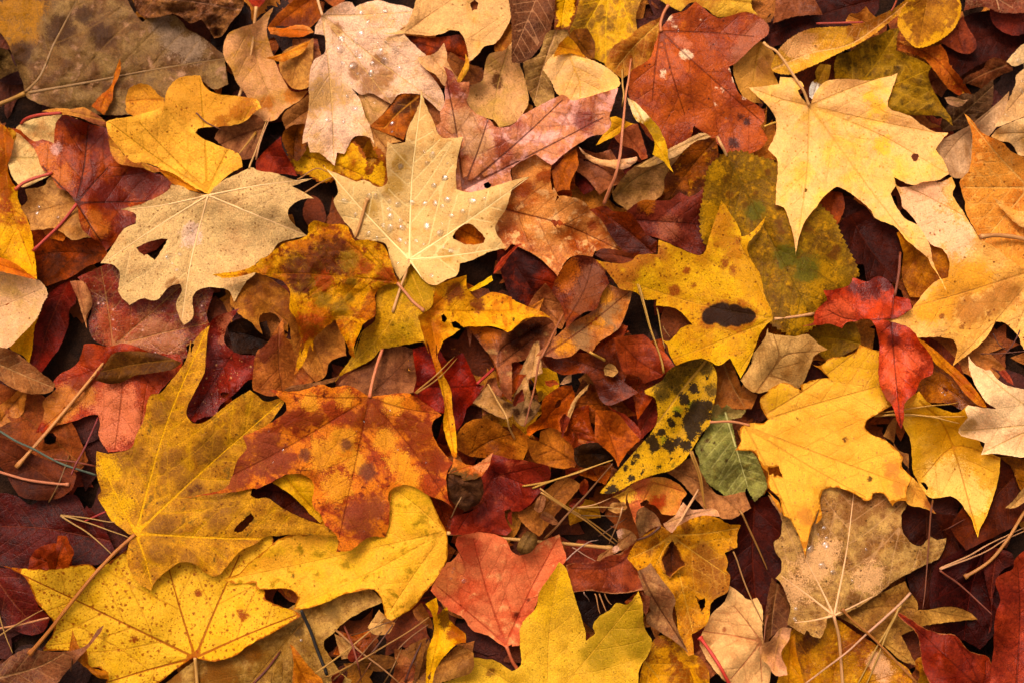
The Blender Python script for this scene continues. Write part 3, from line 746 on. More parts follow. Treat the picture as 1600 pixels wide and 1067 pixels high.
leaf('pinkleaf', ML, 'large pinkish tan maple leaf beaded with water drops, stalk at the top',
     "B1 370 85 430 40 500 10 535 15 550 42 600 20 680 2 740 20 820 35 880 55 880 120 800 165 860 230 945 310 905 318 908 350 960 405 1005 460 1038 520 1048 600 1020 620 950 555 910 528 830 522 790 528 750 582 640 520 585 530 530 490 580 560 603 640 632 700 658 805 620 760 545 762 520 800 490 858 450 850 438 922 400 890 350 850 300 848 288 790 258 802 265 740 292 600 295 440 320 340 385 290 382 200 325 190 330 150",
     hub="B1 370 90", tips="B1 850 70 B1 1040 600 B1 740 565 B1 435 910", pv=None, stalk="B1 370 90 352 30 335 -40 320 -120", sr=2.8, sc='d8a478', sc2='c89060',
     a='e0b492', b='bc8662', bt=0.57, bs=0.09, v='c88e62', vs=0.6, sec=40, fm=0.3, und=7, gap=7, c='a86e4c', ct=0.68, csc=9,
     blobs=[('946044', "B1 640 470 20 560 400 14 720 420 16 450 160 10 740 560 12 680 340 12"), ('b07c54', "B1 380 520 30 330 560 22")],
     bumps="B1 560 560 18 -5 B1 400 700 30 8 B1 330 620 12 -6")
leaf('tan40', DL, 'tan curled scrap with ragged lobes beside the tip of the pinkish leaf', "B1 900 320 990 300 1045 240 1070 330 1105 375 1140 430 1105 490 1045 480 1000 420 950 390 905 350", a='d6a472', b='b47c50', und=8)
leaf('brn38', DL, 'orange brown strip beside the hole in the shade of the cream top leaf', "B1 1400 130 1423 140 C1 10 200 10 260 B1 1390 285 1330 305 1328 250 1370 190", a='b47438', b='8a4c22')
leaf('tan37', DL, 'tan leaf with an oval brown spot below the cream top leaf', "P 803 62 788 79 765 85 757 107 754 126 735 135 729 157 745 180 771 188 780 200 800 195 812 185 826 160 822 130 812 100", a='cc9c66', b='b48250', v='b08050', sp='8c5c34', sd=0.15, blobs=[('5a2812', "B1 1335 455 11 1345 475 8")])
leaf('brn39', DL, 'brown wet leaf beneath the curled orange tip near the tan spotted leaf', "B1 1080 290 1170 350 1260 380 1260 450 1190 470 1110 420 1060 330", a='8a5230', b='5c3018')
leaf('cream35', ML, 'cream tan leaf at the top edge with a small wormhole',
     "B1 680 180 760 185 830 150 872 60 892 0 950 -80 1100 -110 1300 -90 1410 -40 1423 0 C1 8 50 B1 1405 130 1335 240 1270 260 1230 310 1178 352 1175 280 1150 200 1130 175 1080 170 1030 190 960 202 850 190 750 192",
     holes=["B1 1190 22 1215 0 1236 20 1228 52 1200 62"], hub="B1 840 178", tips="B1 1090 0 B1 1300 240 B1 1178 330", a='d8ac6a', b='c0904e', bt=0.6, v='c89a5c', c='b48448', ct=0.66, und=5, sp='8c5c30', sd=0.1)
leaf('cream35c', ML, None, "B1 1165 300 1186 345 1180 390 1150 440 1108 496 1115 450 1145 390 1162 345", part_of='cream35', part_name='curled_tip', a='cc8a34', b='a86420', puff=6, pw=6)
leaf('elmbrown', 'elm_leaf', 'purplish brown leaf with slanting pale veins at the top edge', "P 785 -40 795 0 800 40 800 98 822 96 842 76 860 45 868 0 868 -40", pv="P 872 -90 825 30 790 110", a='7e4c3c', b='5c3428', v='b08460', vs=0.6, v2s=0.9, w1=1.5, sec=17, sang=58, serr=1.2, sper=6, ribs=False)
leaf('tan132', DL, 'tan dead leaf with slanting veins under the purple brown leaf', "C1 200 180 310 165 320 240 270 310 200 390 230 500 230 560 150 620 110 550 80 470 60 350 150 300", a='b08458', b='7e5634', v='c89c6c', sec=18)
leaf('spot131', DL, 'bright yellow spotted leaf end at the top edge', "C1 238 -60 240 0 236 165 318 165 352 70 372 -60", a='e0a018', b='d08c14', sp='6e2c08', sd=0.25, e='6e3008', ew=6)
leaf('olive134', ML, 'blotchy olive yellow leaf with lobed lower edge at the top centre', "C1 380 -80 372 0 355 90 320 170 340 235 372 180 412 175 432 215 442 310 522 358 605 300 690 185 688 90 712 20 745 -80", hub="C1 540 -100", tips="C1 400 160 C1 520 340 C1 670 150", a='b8863c', b='8e6a34', bt=0.5, halo='d89c28', hw=9, hs=0.85, v='dca834', c='c8902c', ct=0.6)
leaf('shade134', DL, 'brown leaf glimpsed in the sinus under the blotchy olive leaf', "C1 300 250 340 170 420 160 460 240 460 320 400 330", a='86501c', b='5c2f10')
leaf('brn136', DL, 'orange brown folded leaf beside the dark orange maple stalk', "C1 515 365 560 262 650 210 700 160 830 95 815 200 765 345 690 392 610 440 590 425", a='c07c34', b='8e4c1c', bt=0.48, v='c88c4c')
leaf('top139', DL, 'yellow brown leaf along the top edge behind the dark orange maple', "C1 800 -60 820 0 935 66 1000 15 1080 50 1140 95 1220 92 1300 70 1365 85 1330 30 1340 -60", a='c88c3c', b='9c6028', v='a87030')
leaf('tan138', DL, 'tan leaf under the tip of the bright yellow maple near its pink stalk', "C1 1235 355 1300 300 1360 230 1423 250 D1 50 340 30 400 60 470 D1 0 490 C1 1330 490 1395 580 1300 555 1240 445", a='c08a48', b='a06c34', v='a87438', blobs=[('8a5430', "C1 1400 370 16")])
leaf('or137', ML, 'dark orange red maple with peeling white flecks and a hooked stalk',
     "C1 822 175 850 130 890 82 960 62 1020 10 1080 60 1140 100 1200 92 1300 70 1380 98 1423 140 C1 1423 195 1360 240 1290 310 1235 362 1205 372 1232 450 1262 520 1320 560 1390 608 1405 670 1380 700 1423 772 1390 820 1340 850 1290 862 1200 860 1140 800 1040 722 1012 700 992 770 960 795 900 832 868 842 800 800 740 740 660 580 648 480 660 400 762 330 800 230",
     hub="C1 828 178", tips="C1 1340 205 C1 1400 690 C1 960 640 C1 780 560", a='b4541e', b='8e3c12', mo=0.5, bt=0.5, bs=0.12, c='b85c20', ct=0.62, csc=5, v='5c200c', vs=0.6, sec=44, gap=7, und=6, sp='401408', sd=0.06,
     stalk="C1 828 178 826 130 845 70 870 30", sr=3.0, sc='c8744c', sc2='b0603c',
     blobs=[('e0b890', "C1 875 105 5 905 150 4 960 305 7 990 310 5 1055 112 3 1240 440 6 1225 390 5 1170 500 4 1140 492 3 1022 460 3 1290 545 4 1130 580 3 1145 600 3 840 400 4 835 420 4"), ('b46070', "C1 930 225 7 965 235 7 985 250 5"), ('a05a48', "C1 1250 310 14 1310 240 16 1370 180 16 1400 140 12"), ('3c1208', "C1 1300 680 7 1270 650 6 1230 800 10")], rough=0.42, spec=0.5)
leaf('peach135', CL, 'bright yellow peach toothed leaf with a wide base near the top centre', "C1 240 300 280 300 320 288 400 320 470 350 530 382 585 430 600 470 570 500 530 522 470 562 420 572 390 556 368 612 310 560 250 520 220 455 172 385 200 340",
     pv="C1 300 240 345 380 380 480 372 590", serr=1.3, sper=6, a='f4ba7c', b='eaa064', bt=0.5, v='e09038', sec=24, c='d88c50', ct=0.66, vs=0.5, blobs=[('c87c1c', "C1 290 270 12 340 280 10")], eup=6, fm=0.15)
leaf('or135', DL, 'orange brown leaf piece just above the peach toothed leaf', "C1 230 320 260 250 310 200 350 240 400 310 420 330 330 300 280 305", a='c07a20', b='9a5818')

# ---------------------------------------------------------------- reddish maple behind the star leaf
leaf('leaf144', DL, 'orange brown leaf lobe in shade beside the rust red maple', "C1 215 960 300 870 358 825 368 920 330 1005 322 1060 C2 290 130 240 150 225 60", a='a85a1c', b='7a3a14', v='8c4818')
leaf('or43', ML, 'coppery orange leaf with dark veins pointing to the middle of the photo',
     "C1 60 880 130 855 222 915 213 980 225 1060 C2 232 120 262 175 238 205 250 166 320 168 400 200 440 250 500 300 550 390 636 486 560 470 460 472 448 502 340 500 290 540 262 620 215 570 150 510 100 480 0 432 B2 1423 430 1385 470 1320 400 1290 300 1380 200 1423 100 C1 0 930",
     pv="B2 1380 230 C2 0 250 C2 300 330 C2 610 470", a='cc7a48', b='a85424', bt=0.5, mo=0.5, c='d89068', ct=0.56, v='6e2c18', vs=0.75, sec=34, sang=55, gap=6, und=6, w1=2.2, ret=0.3, rough=0.42, blobs=[('8a3c14', "C2 60 120 16 180 60 14 450 330 10")])
leaf('red41', ML, 'rust red maple with painted violet sheen and dark veins right of the star leaf',
     "B1 1040 370 1090 400 1120 460 1185 455 1185 520 1170 570 1220 630 1300 670 1340 710 1423 700 C1 60 640 280 530 340 560 590 490 562 590 540 650 550 700 515 748 440 760 300 850 220 922 130 860 0 935 B2 1423 112 1350 180 1180 160 1100 130 B1 1105 1000 1120 900 1152 770 1020 782 1000 700 1030 680 1022 630 1047 580 1050 500 1060 430",
     hub="B2 1150 130", tips="B1 1050 400 B1 1290 670 C1 500 660 C1 280 560", holes=["B2 1265 100 1290 90 1310 105 1295 125 1272 120"], a='c4745a', b='9a4a30', bt=0.54, mo=0.45, c='d49886', ct=0.52, csc=3.5, v='5a2420', vs=0.8, w1=2.4, sec=40, gap=7, und=7, rough=0.36, spec=0.55, blobs=[('7e2c14', "B1 1060 420 14 C1 420 680 18 B1 1100 480 12"), ('b87c6c', "B1 1150 690 26 B1 1230 800 24")])  # pinker blobs put the highlight into the leaf colour

leaf('curlpink', DL, 'thin pinkish white curled leaf rim under the long pink stalk', "C1 365 812 420 858 500 888 600 888 695 872 690 902 620 942 530 927 440 902 395 855", a='e0a880', b='cc8860', puff=5, pw=6)
leaf('yel142', DL, 'yellow curl behind the long pink stalk left of the dark orange maple', "C1 545 655 580 650 640 678 692 695 640 722 550 770 465 812 500 760 550 705", a='d8982c', b='b87420', puff=5, pw=9)
leaf('red141', DL, 'reddish leaf lobe under the yellow curl beside the dark orange maple', "C1 568 765 650 700 700 690 735 800 755 880 720 892 680 835 600 805", a='a45a40', b='803a24')
leaf('cream145', DL, 'greyish cream leaf with parallel veins and a folded rim in the upper middle', "C1 560 1067 640 960 700 915 800 868 930 800 1050 742 1105 765 960 850 890 950 860 1060 C2 905 20 850 130 800 185 640 246 560 175 570 60", pv="C2 560 180 700 60 C1 960 850", a='b08c58', b='8c683c', v='806038', vs=0.7, sec=22, sang=50)
leaf('rim145', DL, None, "C1 690 930 800 866 930 800 1050 742 1108 760 1000 822 870 890 760 930", part_of='cream145', part_name='folded_rim', a='c4a070', b='a88050', puff=5, pw=8)
leaf('brn146', DL, 'dark mottled orange brown leaf tucked beside the green toothed leaf', "C1 860 965 1000 800 1130 768 1145 860 1105 950 1082 1060 C2 1062 140 1000 172 930 155 850 190 845 100", a='925010', b='55280c', bt=0.49, bs=0.06, c='b87818', ct=0.62, v='6a3810')
leaf('mar147', ML, 'plum brown maple lobe with orange spot left of the green toothed leaf', "C2 635 252 720 190 800 192 880 188 930 142 990 170 1062 130 1065 300 1080 450 1042 498 930 455 820 405 740 375 695 310", pv="C2 640 300 C2 860 310 C2 1060 325", a='83392e', b='60241c', v='4a1a16', vs=0.6, sec=30, blobs=[('a85c20', "C2 750 215 14"), ('945048', "C2 870 350 20")], rough=0.42)
leaf('rust148', DL, 'wet dark rust leaf between the coppery leaf and plum brown lobe', "C2 430 240 520 220 560 250 650 260 700 310 742 372 812 420 800 482 690 502 640 490 560 405 500 305", a='8c3c12', b='4e1c0c', bt=0.5, v='602810', rough=0.34)
leaf('brn149', DL, 'purplish brown rolled leaf bit at the pointed end of the coppery leaf', "C2 458 490 500 458 600 468 690 500 685 532 600 542 520 525", a='7e3e24', b='5a2a20')
leaf('grn88b', CL, 'shaded olive green leaf under the toothed green leaf', "D2 225 920 300 880 480 860 515 960 505 1067 D3 505 80 400 135 330 165 262 90", a='8e6a14', b='6a4a10', v='907020', sec=20)
leaf('green88', 'elm_leaf', 'large olive green and yellow toothed leaf with a short pale stalk',
     "P 1135 241 1157 238 1180 245 1215 258 1245 285 1284 325 1300 340 1312 364 1321 384 1330 400 1342 428 1332 440 1320 455 1300 480 1275 505 1245 527 1230 520 1200 500 1150 440 1102 380 1095 350 1097 325 1103 290 1108 265 1123 248",
     pv="P 1135 242 1170 310 1215 395 1255 470 1275 505", serr=4.2, sper=8.5, a='96741c', b='78601a', bt=0.5, c='a67c20', ct=0.56, v='6a5c1c', vs=0.45, v2s=0.7, sec=30, sang=42, stalk="P 1135 244 1130 232 1121 215", sr=2.6, sc='c8a464', und=7, gap=7, fm=0.28, sp='5c3410', sd=0.10,
     blobs=[('a8741c', "P 1120 270 14 1110 330 16 1270 450 20 1290 420 14 1250 500 20 1100 360 12"), ('6a3c12', "P 1133 280 5 1140 305 6 1167 322 7 1180 302 5 1217 350 7 1222 362 6 1262 358 8 1300 400 9 1308 390 7 1200 270 6 1215 325 6"), ('5e5a1c', "P 1260 420 22 1230 400 20 1180 330 16")])

# ---------------------------------------------------------------- upper right
leaf('red95', DL, 'small red brown leaf under the oval brown leaf near the top corner', "D1 955 232 1040 140 1085 90 1110 150 1160 240 1140 292 1080 300 1000 262", a='88402a', b='602617')
leaf('mauve96', DL, 'dusky mauve leaf with a pale stalk in the top corner', "D1 1090 -50 1100 0 1088 62 1200 40 1290 72 1423 75 1480 -50", pv="D1 1255 -60 1290 72", a='86463e', b='5e2a24', v='c89a70', vs=0.7)
leaf('or94', ML, 'orange red pointed leaf behind the olive maple in the top corner', "D1 715 205 740 242 800 262 880 266 960 250 992 292 1012 360 1062 422 1110 492 1150 560 1178 622 1120 562 1040 522 990 482 930 402 870 332 800 302 720 282", pv="D1 720 240 D1 930 330 D1 1170 610", a='b4622c', b='8e3c1c', bt=0.5, v='7a3416', c='c87a2c', ct=0.6, eup=6)
leaf('brn98', DL, 'dark brown veined leaf in the shade beside the cream drop covered leaf', "D1 1215 345 1262 322 1350 360 1362 395 1275 430 1200 500 1120 470 1080 470 1095 430 1195 385", a='6e3a22', b='4c2214', v='946044', eup=6)
leaf('brn97', 'elm_leaf', 'dark grey brown crinkled leaf below the orange red pointed leaf', "D1 958 700 1000 590 1080 525 1150 520 1252 440 1252 530 1232 622 1150 690 1050 722 985 735", pv="D1 970 725 D1 1120 600 D1 1340 400", a='65423c', b='46291f', v='8c6450', sec=14, und=8, crk=3, wr=0.5)
leaf('husk97', 'seed_husk', 'pale dry split husk lying under the orange red leaf point', "D1 980 545 1030 540 1090 560 1115 555 1080 590 1040 595 1000 575", cat='husk', a='b0886a', b='7e5a40', puff=8, pw=7)
leaf('cream99', DL, 'greyish cream leaf strip under the orange leaf point in the corner', "D1 1340 508 1290 562 1180 652 1130 692 1040 742 960 788 928 820 980 902 1010 972 1070 995 1140 960 1200 800 1262 720 1320 640", a='c4a078', b='a8845c', v='9c7c58', sec=16, pv="D1 1330 540 D1 1080 760 D1 980 880")
leaf('cream100', ML, 'cream leaf dotted with water drops at the edge of the upper corner', "D1 1500 200 1423 245 1380 280 1325 345 1372 372 1423 352 1423 382 1382 420 1372 480 1332 570 1300 645 1252 712 1300 700 1423 652 1500 640", pv="D1 1500 420 D1 1330 620", a='dcb680', b='c49c68', v='b88e5c', und=6)
leaf('cream100b', DL, 'pale cream folded leaf below the drop covered cream leaf at the edge', "D1 1240 760 1280 715 1423 655 1500 640 1500 860 1423 868 1390 860 1350 800 1290 785", a='d8ac74', b='b88650', eup=5)
leaf('olive90', ML, 'dark olive green mottled maple behind the bright yellow one',
     "D1 735 155 720 202 710 282 760 302 830 330 910 372 890 422 910 482 970 592 1010 642 1028 702 960 652 880 642 790 642 600 600 400 480 368 400 385 312 450 290 520 240 600 202 680 165",
     hub="D1 420 560", tips="D1 725 165 D1 900 385 D1 1020 690", a='6e5c1a', b='94701e', bt=0.5, bs=0.07, bsc=3, halo='a8802a', hw=7, hs=0.7, v='a87828', sec=24, c='5c4e18', ct=0.58, gap=6, und=6)
leaf('bract90', 'seed_wing', 'tiny olive winged seed with a white tip beside the yellow maple stalk', "D1 262 400 290 355 350 365 342 420 312 500 255 555 232 540 228 500 240 462 268 440", cat='seed', a='7e6a1e', b='9a7c28', blobs=[('d8d0c0', "D1 248 500 10 250 530 8")], gap=4)
leaf('long92', CL, 'long folded yellow leaf with a fuzzy midrib along the top edge', "D1 20 370 60 282 130 212 230 165 330 155 430 150 540 130 620 90 700 50 750 15 800 -30 805 10 760 60 690 110 600 182 500 246 400 292 300 342 200 386 120 415 40 402",
     pv="D1 30 385 D1 230 300 D1 450 250 D1 620 140 D1 790 0", a='d89a38', b='b47424', bt=0.5, v='dcac6c', sec=26, serr=1.2, sper=5, blobs=[('8c4c14', "D1 480 170 16 560 130 14 640 100 12"), ('dca868', "D1 150 270 22 200 240 20"), ('3c1808', "D1 262 262 3.5")], gap=7, fm=0.3)
leaf('oval93', CL, 'oval ochre brown toothed leaf hanging at the top edge', "D1 722 110 740 70 780 10 850 -70 1000 -70 1062 0 1072 60 1050 132 1000 192 920 242 840 266 790 242 750 192 727 152", pv="D1 900 -80 D1 840 240", a='b0742a', b='8a5626', bt=0.5, v='9a6428', serr=1.3, sper=6, e='c08028', ew=14, gap=8, sec=26)

# ---------------------------------------------------------------- right side, peach leaves
leaf('or103', DL, 'shaded golden brown leaf in the hollow beside the yellow maple tip', "D2 715 370 800 330 900 430 970 460 1008 530 1005 622 930 652 870 722 790 727 745 612 750 482", a='b8701c', b='8c4c12', v='a0601c', bt=0.5)
leaf('peach101', ML, 'peach orange leaf with a long upright tip at the edge of the photo', "D1 1090 632 1130 666 1190 740 1300 790 1350 842 1423 872 P 1660 250 1660 425 D2 1423 582 1340 562 1230 462 1180 402 1100 262 1095 200 1068 110 D1 1070 1000 1120 940 1135 800 1128 720",
     hub="D2 1450 120", tips="D1 1095 640 D2 1090 120 D2 1200 420", a='d87e3a', b='c4682a', bt=0.52, mo=0.35, v='dca060', sp='8c4414', sd=0.2, und=6, c='dc8c4c', ct=0.6, gap=6)
leaf('peach101c', ML, None, "D2 1243 168 1300 202 1360 242 1423 250 1500 250 1500 360 1423 342 1370 312 1300 240", part_of='peach101', part_name='curled_lobe', a='e0a064', b='cc8448', puff=7, pw=10)
leaf('peach91', ML, 'large peach maple with wide lobes spread over the right side',
     "D2 688 55 720 110 780 115 830 100 880 80 960 90 1022 58 1042 110 1026 160 1070 230 1120 312 1180 402 1260 450 1423 570 P 1660 440 1660 600 D2 1423 1015 1390 942 1320 872 1265 862 1240 912 D3 1200 42 1120 112 1028 182 1050 92 1030 40 960 25 880 25 830 28 D2 815 930 770 888 650 862 528 845 700 845 790 800 860 712 930 642 1000 618 1008 532 972 462 905 432 840 342 810 292 745 222 740 182",
     hub="P 1625 420", tips="D2 700 75 D2 560 850 D3 1035 165 D2 1380 900", a='ea9e62', b='da8c48', bt=0.5, c='c08048', ct=0.66, v='b87844', vs=0.5, sec=55, gap=7, und=8, sp='7a3c1c', sd=0.1, blobs=[('d4802f', "D2 980 740 32 1100 630 32 900 800 22 1180 620 24"), ('eab084', "D2 800 200 30 900 330 40 1050 400 30 880 150 30"), ('a86838', "D2 1120 800 26 1330 700 24 1250 750 20"), ('8c5030', "D2 1080 890 5 970 835 5 1230 820 5")],
     holes=["D2 1325 485 1340 482 1355 500 1345 506 1328 500"],
     stalk="D2 1180 392 1290 386 1423 405 1520 440", sr=4.2, sc='c8885c', sc2='a86848', far=True)

leaf('yel89', ML, 'big bright yellow maple with a spreading crown of lobes and pinkish stalk',
     "C1 1315 488 1360 486 1423 480 D1 62 470 68 430 132 435 192 462 200 482 165 505 185 545 230 590 270 505 330 452 440 440 560 450 640 432 700 420 728 392 700 470 665 572 682 612 780 642 850 692 920 732 1002 740 960 790 932 832 982 902 1005 970 940 1005 862 1012 800 1030 D2 700 62 712 110 688 142 682 155 712 222 762 292 832 326 862 372 902 442 912 512 935 575 970 640 992 692 962 640 930 582 903 545 888 510 830 462 762 402 712 342 650 312 600 292 560 232 500 182 432 136 382 116 330 150 272 222 202 312 172 402 153 498 150 442 120 312 88 232 42 215 D1 45 1067 55 902 20 852 0 832 38 752 44 662 0 592 C1 1390 560",
     hub="D1 230 592", tips="C1 1330 492 D2 153 480 D2 960 640 D1 985 960 D1 960 745 D1 715 410", stalk="D1 228 590 200 510 150 432 60 300 0 262 C1 1400 240", sr=2.8, sc='d09468', sc2='c08058',
     a='eebe70', b='e8ae50', bt=0.55, v='d09448', vs=0.55, sec=44, gap=8, und=6, fm=0.14, ret=0.12, sp='b87830', sd=0.25, ssc=16, blobs=[('e8a83c', "D1 600 590 14 560 540 10 640 810 14"), ('e0a45c', "D2 640 90 18 700 120 12"), ('5a1c0c', "D1 815 875 6", 1)], edn=4, bumps="D2 153 480 30 -8 D2 400 130 40 6")

# ---------------------------------------------------------------- left, row two
leaf('yel10', DL, 'small bright yellow leaf corner under the cream toothed leaf', "A2 215 832 190 902 182 1000 168 1067 A3 160 170 130 128 60 92 40 60 60 20 A2 90 960 150 900", a='eca820', b='d88c18')
leaf('cream9', CL, 'cream toothed leaf with dark flecks at the edge of the photo', "A2 -110 560 0 580 120 610 225 642 262 710 235 770 210 832 170 882 110 942 50 1002 0 1006 -110 990 -220 800", pv="A2 -200 860 A2 0 785 A2 235 680", serr=1.2, sper=6, a='d0a478', b='b88a5a', v='c8a074', sec=26, sp='6e4020', sd=0.12, gap=6)
leaf('or5', ML, 'golden orange leaf with a drooping tip at the photo edge', "A1 -120 650 0 690 40 712 76 790 62 860 42 930 60 1000 90 1042 A2 98 100 103 190 160 312 187 440 206 628 150 592 80 540 0 512 -120 480", pv="A1 20 700 A2 60 200 A2 180 560", a='d88c20', b='8c3c14', bt=0.55, bs=0.1, v='a85c18', sp='7a3c10', sd=0.25, c='e0a028', ct=0.6, blobs=[('863610', "A1 20 760 22 40 850 20 20 930 22 A2 30 60 22 30 150 14")], gap=6, und=7, eup=7)
leaf('or5b', DL, 'orange leaf beneath the golden leaf with a drooping tip', "A2 -100 500 0 508 80 540 150 592 200 630 120 612 0 585 -100 570", a='c0661c', b='9a4812')
leaf('tan7', ML, 'small tan leaf with tiny drops beneath the rust red maple', "A2 285 60 240 110 140 130 152 190 112 230 160 300 170 357 240 352 290 345 340 365 400 411 460 400 515 395 480 200 420 90", pv="A2 470 180 A2 170 260", a='b47c54', b='a0683c', v='8c5838', sp='7a4a28', sd=0.2)
leaf('rust6', ML, 'rust red maple with dark veins meeting at a long red stalk',
     "A1 60 715 105 722 190 790 235 775 300 800 310 690 345 640 395 650 500 690 598 715 620 840 650 905 780 932 880 970 A2 950 60 955 112 930 170 760 255 755 310 690 345 640 420 590 472 560 425 500 390 450 335 428 225 380 145 320 118 285 60 A1 230 930 190 830 120 760",
     hub="A2 427 205", tips="A1 80 718 A1 490 700 A2 920 190 A2 590 460 A2 600 10", stalk="A2 427 210 340 320 260 400 185 470", sr=3.0, sc='b8402c', sc2='962c20',
     a='aa4e1c', b='802f10', bt=0.5, bs=0.1, v='4e1c10', vs=0.85, sec=34, gap=7, und=8, rough=0.38, spec=0.5, blobs=[('b4602c', "A2 340 60 20 520 300 16 560 350 14 A1 260 860 20"), ('c09080', "A1 310 830 9"), ('6e2008', "A1 450 680 24 540 760 22 780 985 30 A2 620 150 30 820 85 26 700 330 18")])
leaf('rust6c', ML, None, "A1 668 328 672 380 655 440 632 485 622 560 578 642 508 592 560 532 618 478 640 400", part_of='rust6', part_name='curled_lobe', a='b8681c', b='9a4c1c', puff=5, pw=8)
leaf('rust6d', ML, None, "A1 232 620 300 604 400 607 470 600 540 640 600 690 598 712 520 690 430 652 340 637", part_of='rust6', part_name='folded_edge', a='9a5a4c', b='b87840', puff=6, pw=9)
stem('leaf_stalk', 'short red stalk lying over the cream leaf beneath the rust red maple', "A1 88 1055 130 1020 200 990 292 962", 3.2, 'c05038', 'a83c2c', bulb0=0.3)
stem('leaf_stalk', 'red arched stalk above the pale cream leaf in the shade', "A1 118 690 150 660 220 640 340 630", 3.0, 'b84438', 'a0382c')
leaf('mv45', DL, 'mauve brown leaf behind the long peach stalk in the notch of the yellow leaf', "A1 1190 770 1235 700 1330 668 1423 640 B1 60 700 25 800 A1 1423 870 1330 890 1250 830", a='a06a56', b='7e4c3c', v='6a3a30')
leaf('sc46', ML, 'ragged tan orange lobe beside the yellow leaf and huge brown leaf', "A1 700 610 708 510 770 468 840 480 870 520 915 550 902 600 830 632 740 648", a='c47e34', b='a45e28', jag=1.2, sp='6a3414', sd=0.12)
leaf('yel45', ML, 'orange yellow maple leaf whose base meets the tan spotted maple',
     "A1 590 680 632 662 740 648 800 632 900 592 930 500 1000 432 1112 422 1140 482 1202 522 1423 552 B1 30 600 A1 1400 640 1352 682 1262 702 1102 716 1086 740 1130 772 1222 812 1332 862 1347 930 1270 975 1200 1040 A2 1165 160 1060 110 980 55 A1 960 968 905 950 880 930 800 906 740 905 690 860 640 800 600 740",
     hub="A2 1150 140", tips="A1 600 675 A1 780 690 A1 1110 430 A1 1400 590", a='f0a844', b='dc8c38', mo=0.3, bt=0.55, v='a87424', vs=0.6, sec=36, gap=7, und=6, sp='8c4410', sd=0.22, c='b87430', ct=0.68, fm=0.18, blobs=[('c47c34', "A1 1000 470 34 1100 520 32 1180 570 36 1300 600 36 1050 600 24 930 560 20"), ('a05c20', "A1 1330 620 16 1380 590 16 1230 690 14")])
leaf('lip45', ML, None, "A1 598 740 640 800 690 862 745 905 800 906 905 950 860 962 790 935 720 925 650 905 618 850", part_of='yel45', part_name='torn_edge', a='a8603c', b='c08038', und=6)
leaf('shade45', DL, 'shaded orange leaf in the hollow under the orange yellow maple', "A1 880 940 960 965 1040 1020 A2 1040 90 1120 150 980 112 930 70 880 20", a='c0761c', b='965010')

leaf('twig52', DL, 'dark brown hollow leaf between maroon curl and orange crumpled leaf', "A2 1260 880 1340 845 1423 870 B2 60 860 100 1010 30 1050 A2 1390 1040 1300 1040", a='3c2010', b='251208')
leaf('lobe54', ML, 'orange brown leaf with two hooked tips under the crumpled orange leaf', "A2 1280 760 1300 690 1400 600 B2 0 590 100 635 190 715 185 790 222 850 182 872 178 922 150 902 110 822 40 818 15 850 38 935 0 902 A2 1400 870 1340 830", a='b07034', b='7e4620', v='8a5028', und=8)
leaf('red12b', DL, 'red curved leaf with a pale lilac rim curling around a dark hollow', "A2 1150 900 1200 840 1300 800 1330 790 1260 900 1250 980 1320 1040 1423 1050 B2 0 1060 30 1010 130 920 150 990 80 1067 B3 20 200 0 260 A3 1380 262 1300 342 1222 402 1202 452 1120 472 1082 497 1040 472 1038 400 1130 222 1145 130 A2 1140 1000",
     holes=["A3 1225 335 1250 325 1275 340 1260 362 1235 358"], a='8e2f20', b='68201a', bt=0.52, v='4e1814', rough=0.36, spec=0.5, und=9, blobs=[('a05850', "A2 1260 870 14 1250 960 10 A3 1260 30 12")], sp='c08070', sd=0.08)
leaf('tan13', DL, 'tan tongue shaped leaf end hanging under the tan spotted maple', "A2 590 555 650 585 672 640 666 700 672 732 640 772 582 797 545 782 530 742 560 680", a='a86c3e', b='8c5430')
leaf('red12', ML, 'brownish red maple with painted violet sheen under the tan spotted maple',
     "A2 430 618 590 545 700 500 1000 560 1190 690 1150 830 1168 880 1100 950 1035 1002 1047 1060 1020 1067 A3 1018 160 880 152 850 112 760 96 640 96 600 78 A2 520 960 492 880 512 780 490 690",
     hub="A2 630 1000", tips="A2 560 560 A2 1000 670 A2 1160 870 A3 1010 140", stalk="A3 632 92 520 240 380 410 200 620 90 745", sr=3.2, sc='cc8450', sc2='b06c3c', sbulb=0.7, slift=2,
     a='903424', b='641c18', bt=0.5, v='c08458', vs=0.3, sec=36, rough=0.34, spec=0.55, gap=6, und=8, blobs=[('a4605c', "A2 830 920 30 930 960 26 760 960 20"), ('a0482c', "A2 600 850 20 640 950 18 720 880 16")], sp='d0a090', sd=0.05)  # lilac blobs carry the sheen as painted colour
leaf('red12c', ML, None, "A2 388 640 460 640 500 702 512 770 482 832 482 902 450 802 430 732 402 672", part_of='red12', part_name='rolled_edge', a='b07468', b='9a5c50', puff=8, pw=10)
leaf('dry12', DL, 'dried yellowish scrap between maroon leaf and mottled yellow tip', "A2 1035 1000 1100 950 1165 885 1150 960 1145 1060 A3 1080 60 1040 60", a='a87848', b='8a5a30')
